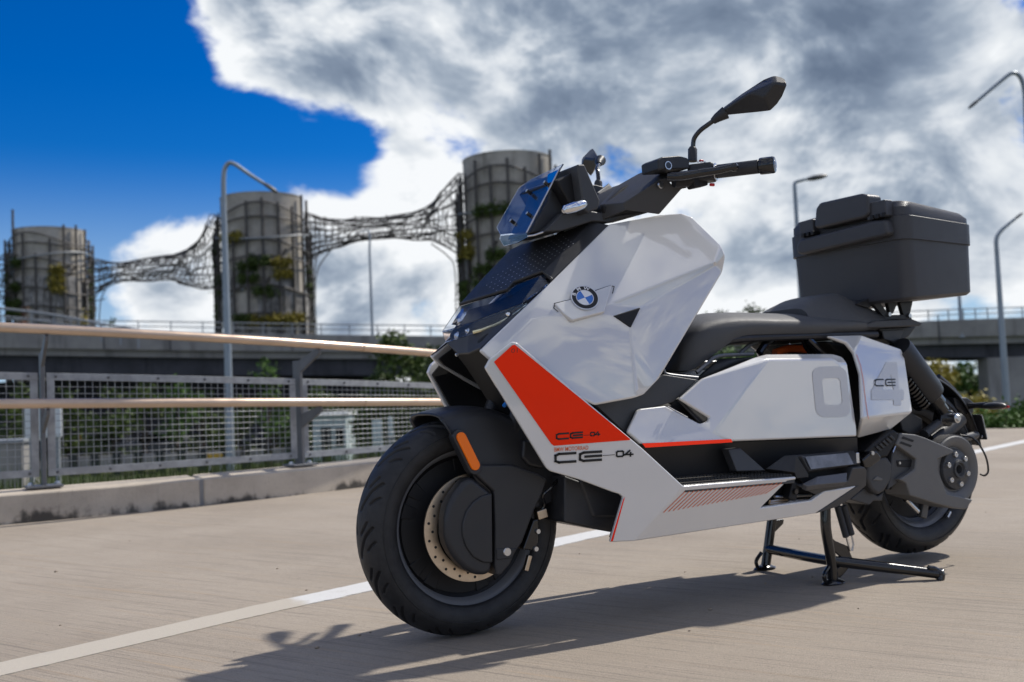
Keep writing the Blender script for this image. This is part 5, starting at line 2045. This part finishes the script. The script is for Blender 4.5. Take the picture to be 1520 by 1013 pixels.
mv = [mp_(x, y) for x, y in mo]
rdg = [mp_(1078, 164.5, .018), mp_(1118, 143, .034), mp_(1156, 127, .030), mp_(1140, 150, .036)]
mb = MB().add(mv+rdg, [(0, 1, 13, 12), (1, 2, 3, 14, 13), (3, 4, 5, 6, 14), (6, 7, 8, 9, 15, 14), (9, 10, 11, 12, 13, 15), (13, 14, 15), (11, 0, 12), tuple(reversed(range(12)))])
both(mb, 'rear_mirror', BLACKP, bevel=.007, seg=3, blim=10)
mb = MB().prism([mp_(x, y, -.002) for x, y in ((1085, 160), (1135, 121), (1160, 117), (1162, 128), (1142, 161), (1090, 167))], -mn*.002)
both(mb, 'mirror_glass', GLASSM)

# ------------------------------------------------------------------ top case
XF = 1.425


def rring(x0, x1, y0, y1, z, r, zr=None, n=5):
    """rounded rectangle in plan; zr lowers the rear"""
    out = []
    for cx, cy, a0 in ((x1-r, y1-r, 0), (x0+r, y1-r, 90), (x0+r, y0+r, 180), (x1-r, y0+r, 270)):
        for i in range(n+1):
            a = rad(a0+90*i/n)
            X = cx+r*math.cos(a)
            Y = cy+r*math.sin(a)
            zz = z if zr is None else z+(zr-z)*(X-x0)/(x1-x0)
            out.append(Vector((X, Y, zz)))
    return out


rings = [rring(1.47, 1.72, -.21, .19, .836, .05), rring(1.446, 1.748, -.238, .214, .836, .042), rring(1.438, 1.756, -.247, .223, .845, .042), rring(1.428, 1.757, -.250, .229, 1.032, .042, 1.022)]
rings = [[Vector((v.x, v.y, v.z+.020*max(0, min(1, (v.x-1.44)/.3))*(1 if i < 3 else 0))) for v in r] for i, r in enumerate(rings)]
tcx = MB().loft(rings).build('top_case', CASEM, SC, angle=38)
rings = [rring(1.421, 1.759, -.256, .235, 1.026, .045, 1.014), rring(1.421, 1.759, -.257, .236, 1.098, .045, 1.078), rring(1.426, 1.754, -.252, .231, 1.101, .042, 1.081), rring(1.426, 1.754, -.251, .230, 1.128, .042, 1.098), rring(1.436, 1.742, -.240, .220, 1.147, .045, 1.113), rring(1.46, 1.715, -.215, .195, 1.155, .05, 1.12), rring(1.52, 1.66, -.15, .13, 1.157, .05, 1.122)]
MB().loft(rings).build('case_lid', CASEM, tcx, angle=32)


def boxx(px0, py0, px1, py1, x0, x1):
    a, b = SX(px0, py0, x0), SX(px1, py1, x0)
    return MB().box(((x0+x1)/2, (a.y+b.y)/2, (a.z+b.z)/2), (abs(x1-x0), abs(a.y-b.y), abs(a.z-b.z)))


def skewx(corners, x0, x1):
    return MB().prism([SX(px, py, x0) for px, py in corners], (x1-x0, 0, 0))


skewx(((1181, 365), (1186, 355), (1296, 327), (1314, 326), (1319, 347), (1312, 351), (1190, 379), (1182, 376)), 1.392, 1.44).build('case_ledge', CASEM, tcx, bevel=.011, seg=4)
skewx(((1208, 338), (1210, 310), (1216, 301), (1278, 287), (1288, 290), (1290, 318), (1283, 323), (1214, 340)), 1.385, 1.45).build('backrest_pad', CASEM, tcx, bevel=.014, seg=4)
skewx(((1186, 330), (1206, 325), (1208, 347), (1187, 352)), 1.40, 1.43).build('lid_latch', CASEM, tcx, bevel=.004)
skewx(((1284, 303), (1313, 296), (1316, 320), (1287, 328)), 1.395, 1.43).build('lid_latch', CASEM, tcx, bevel=.004)
for px in (1291, 1299, 1308):
    skewx(((px, 320-(px-1291)*.24), (px+5, 319-(px-1291)*.24), (px+5, 326-(px-1291)*.24), (px, 327-(px-1291)*.24)), 1.39, 1.43).build('hinge_knuckle', DEEP, tcx, bevel=.002)
for px in (1189, 1196, 1203):
    skewx(((px, 347-(px-1189)*.24), (px+4, 346-(px-1189)*.24), (px+4, 352-(px-1189)*.24), (px, 353-(px-1189)*.24)), 1.39, 1.43).build('hinge_knuckle', DEEP, tcx, bevel=.002)
# carrier under the case
slab('case_rack', BLACKP, [(1270, 452), (1290, 443), (1356, 446), (1354, 452), (1300, 451), (1290, 458)], -.09, .12, SC, .003)
for pts in ([(1294, 448), (1306, 449), (1323, 470), (1312, 471)], [(1318, 449), (1333, 449), (1326, 466), (1321, 464)], [(1336, 449), (1355, 449), (1350, 471), (1342, 471)], [(1312, 468), (1352, 467), (1354, 474), (1312, 475)]):
    slab('rack_strut', BLACKP, pts, -.10, -.085, SC, .002)
    slab('rack_strut', BLACKP, pts, .085, .10, SC, .002)
for px, py in ((1319, 467), (1349, 469)):
    MB().lathe([(0, -.006), (.007, -.006), (.008, 0)], S(px, py, -.1), 'y', 10).build('rack_bolt', BOLT, SC)
slab('grab_tray', GREYP, [(1276, 484), (1300, 476), (1354, 473.5), (1371, 480), (1366, 484), (1310, 487), (1280, 487)], -.145, .145, SC, .006, 3)
slab('tail_light_housing', BLACKP, [(1304, 487), (1362, 484), (1350, 500), (1338, 507), (1326, 511), (1314, 503)], -.11, .11, SC, .006, 3)
slab('tail_light_frame', GREYP, [(1309, 491), (1343, 489), (1336, 504), (1326, 508), (1313, 504)], -.114, -.108, SC, .003)

# ------------------------------------------------------------------ rear end
sw = mat('swing', (.05, .05, .052), .44)
slab('swing_arm', SWING, [(1330, 660), (1337, 643), (1360, 645.5), (1374, 650), (1416, 668), (1416, 672.5), (1402, 678), (1392, 682), (1393, 698), (1406, 733), (1424, 737), (1445, 742), (1435, 756.5), (1419, 755.5), (1387, 747.5), (1351, 736), (1345, 718), (1335, 712), (1358, 697), (1360, 682)], -.213, -.12, SC, .007, 3)
slab('swing_arm_plate', GREYP, [(1325, 668), (1331, 658), (1362, 681), (1360, 699), (1318, 728), (1322, 705)], -.195, -.12, SC, .005, 3)
slab('plate_slot', DEEP, [(1331, 684), (1354, 683), (1355, 694), (1333, 693)], -.1975, -.19, SC, .002)
MB().lathe([(0, -.003), (.004, -.003), (.005, 0)], S(1335, 687.5, -.198), 'y', 10).build('slot_bolt', BOLT, SC)
for pts in ([(1341, 648), (1357, 654), (1355, 656.5), (1338, 651)], [(1338, 655.5), (1354, 661.5), (1352, 664), (1335.5, 658.5)]):
    slab('cover_slot', DEEP, pts, -.2142, -.19, SC, 0)
PC = RC+Vector((0, .022, 0))
# belt pulley with its bolted hub
pul = MB().lathe([(.035, -.205), (.070, -.205), (.076, -.212), (.093, -.219), (.103, -.219), (.107, -.215), (.107, -.17), (.09, -.165), (.03, -.165)], PC, 'y', 72).build('belt_pulley', SWING, SC, angle=30)
MB().lathe([(.014, -.226), (.03, -.226), (.035, -.222), (.062, -.216), (.066, -.21), (.066, -.19)], PC, 'y', 48).build('pulley_hub', GREYP, pul, angle=35)
MB().lathe([(.0, -.20), (.012, -.20), (.016, -.222), (.022, -.232), (.027, -.232), (.029, -.222)], PC, 'y', 32).build('axle_nut', GREYP, pul, angle=35)
for k in range(6):
    a = rad(20+60*k)
    q = PC+Vector((-math.cos(a)*.048, -.219, math.sin(a)*.048))
    MB().lathe([(.0, -.006), (.003, -.006), (.0045, -.008), (.008, -.008), (.009, -.006), (.009, .002)], q, 'y', 14).build('pulley_bolt', BOLT, pul)
tb_ = MB()
for k in range(90):
    a = 2*math.pi*k/90
    tb_.box(PC+Vector((-math.cos(a)*.1085, -.194, math.sin(a)*.1085)), (.005, .04, .003), Matrix.Rotation(a+math.pi/2, 3, 'Y'))
tag(tb_.build('pulley_teeth', SWING, pul), kind='stuff')
# pivot lump and brackets
slab('swing_pivot', GREYP, [(1287, 690), (1296, 676), (1318, 678), (1326, 688), (1325, 712), (1314, 730), (1304, 736), (1294, 728), (1287, 712)], -.20, -.08, SC, .012, 4)
slab('pivot_facet', SWING, [(1296, 713), (1302, 707), (1311, 711), (1309, 714)], -.203, -.19, SC, .002)
slab('pivot_bracket', GREYP, [(1262, 742), (1286, 722), (1294, 730), (1303, 737), (1312, 730), (1310, 744), (1297, 744), (1291, 750)], -.175, -.10, SC, .004, 3)
slab('hinge_arm', GLOSSB, [(1280, 683), (1294, 671), (1302, 670), (1309, 678), (1307, 684), (1293, 694), (1284, 694)], -.225, -.18, SC, .005, 3)
MB().lathe([(0, -.004), (.006, -.004), (.007, 0)], S(1294.5, 673, -.226), 'y', 12).build('hinge_bolt', BOLT, SC)
slab('gaiter', DEEP, [(1284, 671), (1298, 657), (1320, 641), (1328, 637.5), (1336, 645.5), (1328, 662), (1318, 679), (1306, 680)], -.212, -.12, SC, .008, 3)
for k in range(5):
    t = k/4
    slab('gaiter_rib', BLACKP, [(1300+20*t, 664-16*t), (1303+20*t, 661.5-16*t), (1310+20*t, 668-16*t), (1307+20*t, 670.5-16*t)], -.2165, -.2, SC, .002)
MB().tube([S(1325, 672, -.206), S(1336, 645, -.2)], .003, 6).build('polished_edge', SILVER, SC)
# shock absorber
s0, s1 = S(1334, 522, -.125), S(1400, 612, -.125)
ax = s1-s0


def sh(t):
    return s0+ax*t


MB().tube([sh(t) for t in (-.05, 0, .62, .70, .735, .74)], [.046, .049, .049, .046, .036, .02], 28).build('shock_absorber', BLACKP, SC)
MB().tube([sh(t) for t in (.74, .745, .86, .87, .98)], [.02, .030, .030, .024, .022], 20).build('shock_collar', GLOSSB, SC)
for k in range(9):
    t = .22+.05*k
    MB().tube([sh(t)+Vector((-.03, .0, -.045)), sh(t+.022)+Vector((-.03, .0, -.045))], .028, 12).build('spring_coil', GLOSSB, SC)
q = S(1416, 621, -.15)
MB().lathe([(0, -.02), (.009, -.02), (.012, -.015), (.016, -.014), (.016, .02)], q, 'y', 18).build('shock_bolt', BOLT, SC)
slab('shock_mount', GLOSSB, [(1400, 606), (1414, 610), (1420, 622), (1412, 634), (1396, 628)], -.135, -.10, SC, .005)
MB().tube([S(1372, 645, -.12), S(1388, 632, -.12), S(1412, 614, -.12)], [.016, .015, .013], 14).build('swing_strut', GREYP, SC)
MB().tube([S(1380, 655, -.09), S(1405, 640, -.09), S(1425, 622, -.09)], [.024, .026, .024], 16).build('damper_reservoir', GREYP, SC)
MB().tube([S(1395, 658, -.13), S(1425, 652, -.12), S(1448, 646, -.08)], [.008, .012, .014], 12).build('plate_stay', GREYP, SC)
MB().tube(spline([S(1392, 560, -.03), S(1412, 578, -.03), S(1430, 602, -.03), S(1441, 628, -.03), S(1445, 652, -.03)], 6), [.012]*25, 10).build('hugger_bar', GREYP, SC)
MB().tube(spline([S(1396, 560, .0), S(1420, 582, .0), S(1436, 606, .0), S(1446, 640, .0)], 6), [.004]*19, 8).build('hugger_edge', SILVER, SC)
rings = []
for i in range(24):
    a = rad(75+95*i/23)
    d = Vector((-math.cos(a), 0, math.sin(a)))
    half = [(-.075, .300), (-.07, .308), (-.04, .316), (0, .319)]
    ring = [RC+d*r+Vector((0, y, 0)) for y, r in half]
    ring += [Vector((v.x, -v.y, v.z)) for v in reversed(ring[:-1])]
    rings.append(ring)
hg = MB().loft(rings, cap=False, close=False).build('rear_hugger', BLACKP, SC, angle=50, solid=.004)
slab('plate_carrier', BLACKP, [(1416, 590), (1436, 590), (1446, 597), (1446, 614), (1432, 616), (1420, 606)], -.06, .06, SC, .006)
MB().tube([S(1438, 603, -.06), S(1450, 602, -.11), S(1464, 602, -.15)], [.011, .009, .012], 12).build('indicator_stalk', BLACKP, SC)
rings = []
c0, c1 = S(1462, 603, -.15), S(1493, 602.5, -.235)
for t, r in ((0, .008), (.1, .013), (.4, .0155), (.75, .0135), (.93, .009), (1., .003)):
    c = c0.lerp(c1, t)
    d = (c1-c0).normalized()
    u = Vector((0, 0, 1))
    v = d.cross(u).normalized()
    rings.append([c+v*math.cos(2*math.pi*k/16)*r*1.3+u*math.sin(2*math.pi*k/16)*r*.8 for k in range(16)])
MB().loft(rings).build('rear_indicator', BLACKP, SC)
MB().tube([c0.lerp(c1, t)+Vector((.016, -.004, -.004)) for t in (.25, .6, .95)], [.006, .008, .004], 10).build('indicator_lens', REDLENS, SC)
pb0 = S(1462, 634, -.09)
rp_ = Matrix.Rotation(rad(-14), 3, 'Y')
MB().box((pb0.x, .01, pb0.z), (.005, .20, .085), rp_).build('number_plate', PLATE, SC, bevel=.002)
MB().box((pb0.x-.007, .01, pb0.z), (.006, .206, .09), rp_).build('plate_bracket', BLACKP, SC, bevel=.002)
for y in (-.08, .09):
    MB().tube([Vector((pb0.x-.014, y, pb0.z-.032)), Vector((pb0.x-.008, y, pb0.z-.032))], .006, 10).build('plate_bolt', BOLT, SC)
MB().tube(spline([S(1425, 646, -.12), S(1446, 652, -.15), S(1462, 675, -.17), S(1467, 698, -.17), S(1462, 706, -.165), S(1455, 704, -.15)], 6), .0032, 8).build('sensor_cable', CABLEB, SC)
slab('rear_guard', BLACKP, [(1336, 625), (1350, 610), (1370, 622), (1370, 640), (1355, 648), (1340, 640)], -.10, .0, SC, .006)
peg_dark = MATS['peg_metal']
# rear caliper parts seen under the arm
MB().tube([S(1344, 742, -.08), S(1362, 760, -.08)], .008, 8).build('caliper_slide', BOLT, SC)
MB().box(S(1370, 758, -.075), (.03, .02, .05), Matrix.Rotation(.3, 3, 'Y')).build('rear_caliper', peg_dark, SC, bevel=.005)
MB().tube([S(1410, 760, -.075), S(1406, 768, -.075)], .006, 8).build('tyre_valve', BOLT, SC)
MB().tube([S(1315, 722, -.15), S(1350, 733, -.12), S(1372, 740, -.1)], .007, 8).build('brake_tube', GLOSSB, SC)

# ------------------------------------------------------------------ centre stand
MB().tube(spline([S(1225, 752, -.15), S(1226, 785, -.152), S(1231, 815, -.155), S(1235, 840, -.155), S(1236.5, 862, -.155)], 5), .0155, 14).build('stand_leg', GLOSSB, SC)
MB().tube(spline([S(1146, 770, .15), S(1142, 800, .153), S(1138, 830, .155), S(1136, 844, .155)], 5), .0155, 14).build('stand_leg', GLOSSB, SC)
MB().tube([S(1140, 815, .154), S(1190, 825, .0), S(1236, 833, -.152)], .0155, 14).build('stand_crossbar', GLOSSB, SC)
e0, e1 = S(1262, 836, -.17), S(1392, 852, -.31)
MB().tube([S(1232, 832, -.152), e0, e1], [.0145, .0165, .0145], 14).build('stand_arm', GLOSSB, SC)
mb = MB().tube(spline([S(1378, 843, -.30), S(1388, 845, -.308), S(1396, 852, -.314), S(1395, 861, -.314)], 4), [.008]*7+[.013]*6, 12)
mb.build('stand_tread', GLOSSB, SC)
for px, py, y in ((1237, 863.5, -.155), (1135.5, 844, .155)):
    p = S(px, py, y)
    p.z = 0
    rings = []
    for z, r in ((.0, .030), (.004, .034), (.007, .032), (.016, .014)):
        rings.append([p+Vector((math.cos(2*math.pi*k/18)*r*1.25, math.sin(2*math.pi*k/18)*r*.75, z)) for k in range(18)])
    MB().loft(rings).build('stand_foot', GLOSSB, SC)
    MB().tube(spline([p+Vector((-.03, 0, .006)), p+Vector((-.036, 0, .03)), p+Vector((-.012, 0, .055))], 5), .006, 8).build('foot_loop', GLOSSB, SC)
slab('stand_gusset', GLOSSB, [(1236, 799), (1240, 803), (1252, 808), (1261, 812), (1262, 820), (1268, 834), (1262, 842), (1248, 858), (1242, 858), (1240, 846), (1252, 838), (1248, 826), (1238, 818)], -.165, -.155, SC, .002)
slab('stand_tab', GLOSSB, [(1150, 773), (1164, 771), (1163, 778), (1148, 793)], .14, .15, SC, .002)
for k, (a, b) in enumerate((((1243, 752), (1256, 797)), ((1252, 751), (1264, 794)))):
    A_, B_ = S(*a, -.168), S(*b, -.168)
    ax = B_-A_
    d = ax.normalized()
    u = d.cross(Vector((0, 1, 0))).normalized()
    v = d.cross(u)
    pts = [A_+ax*(i/420)+(u*math.cos(i*2*math.pi/10)+v*math.sin(i*2*math.pi/10))*.0085 for i in range(421)]
    MB().tube(pts, .0017, 5).build('stand_spring', BOLT if False else GREYP, SC)
    MB().tube([A_, B_], .006, 8).build('spring_core', DEEP, SC)
    MB().tube([B_, S(1259+8*k, 808, -.168), S(1262+3*k, 818, -.166)], .003, 8).build('spring_hook', BOLT, SC)
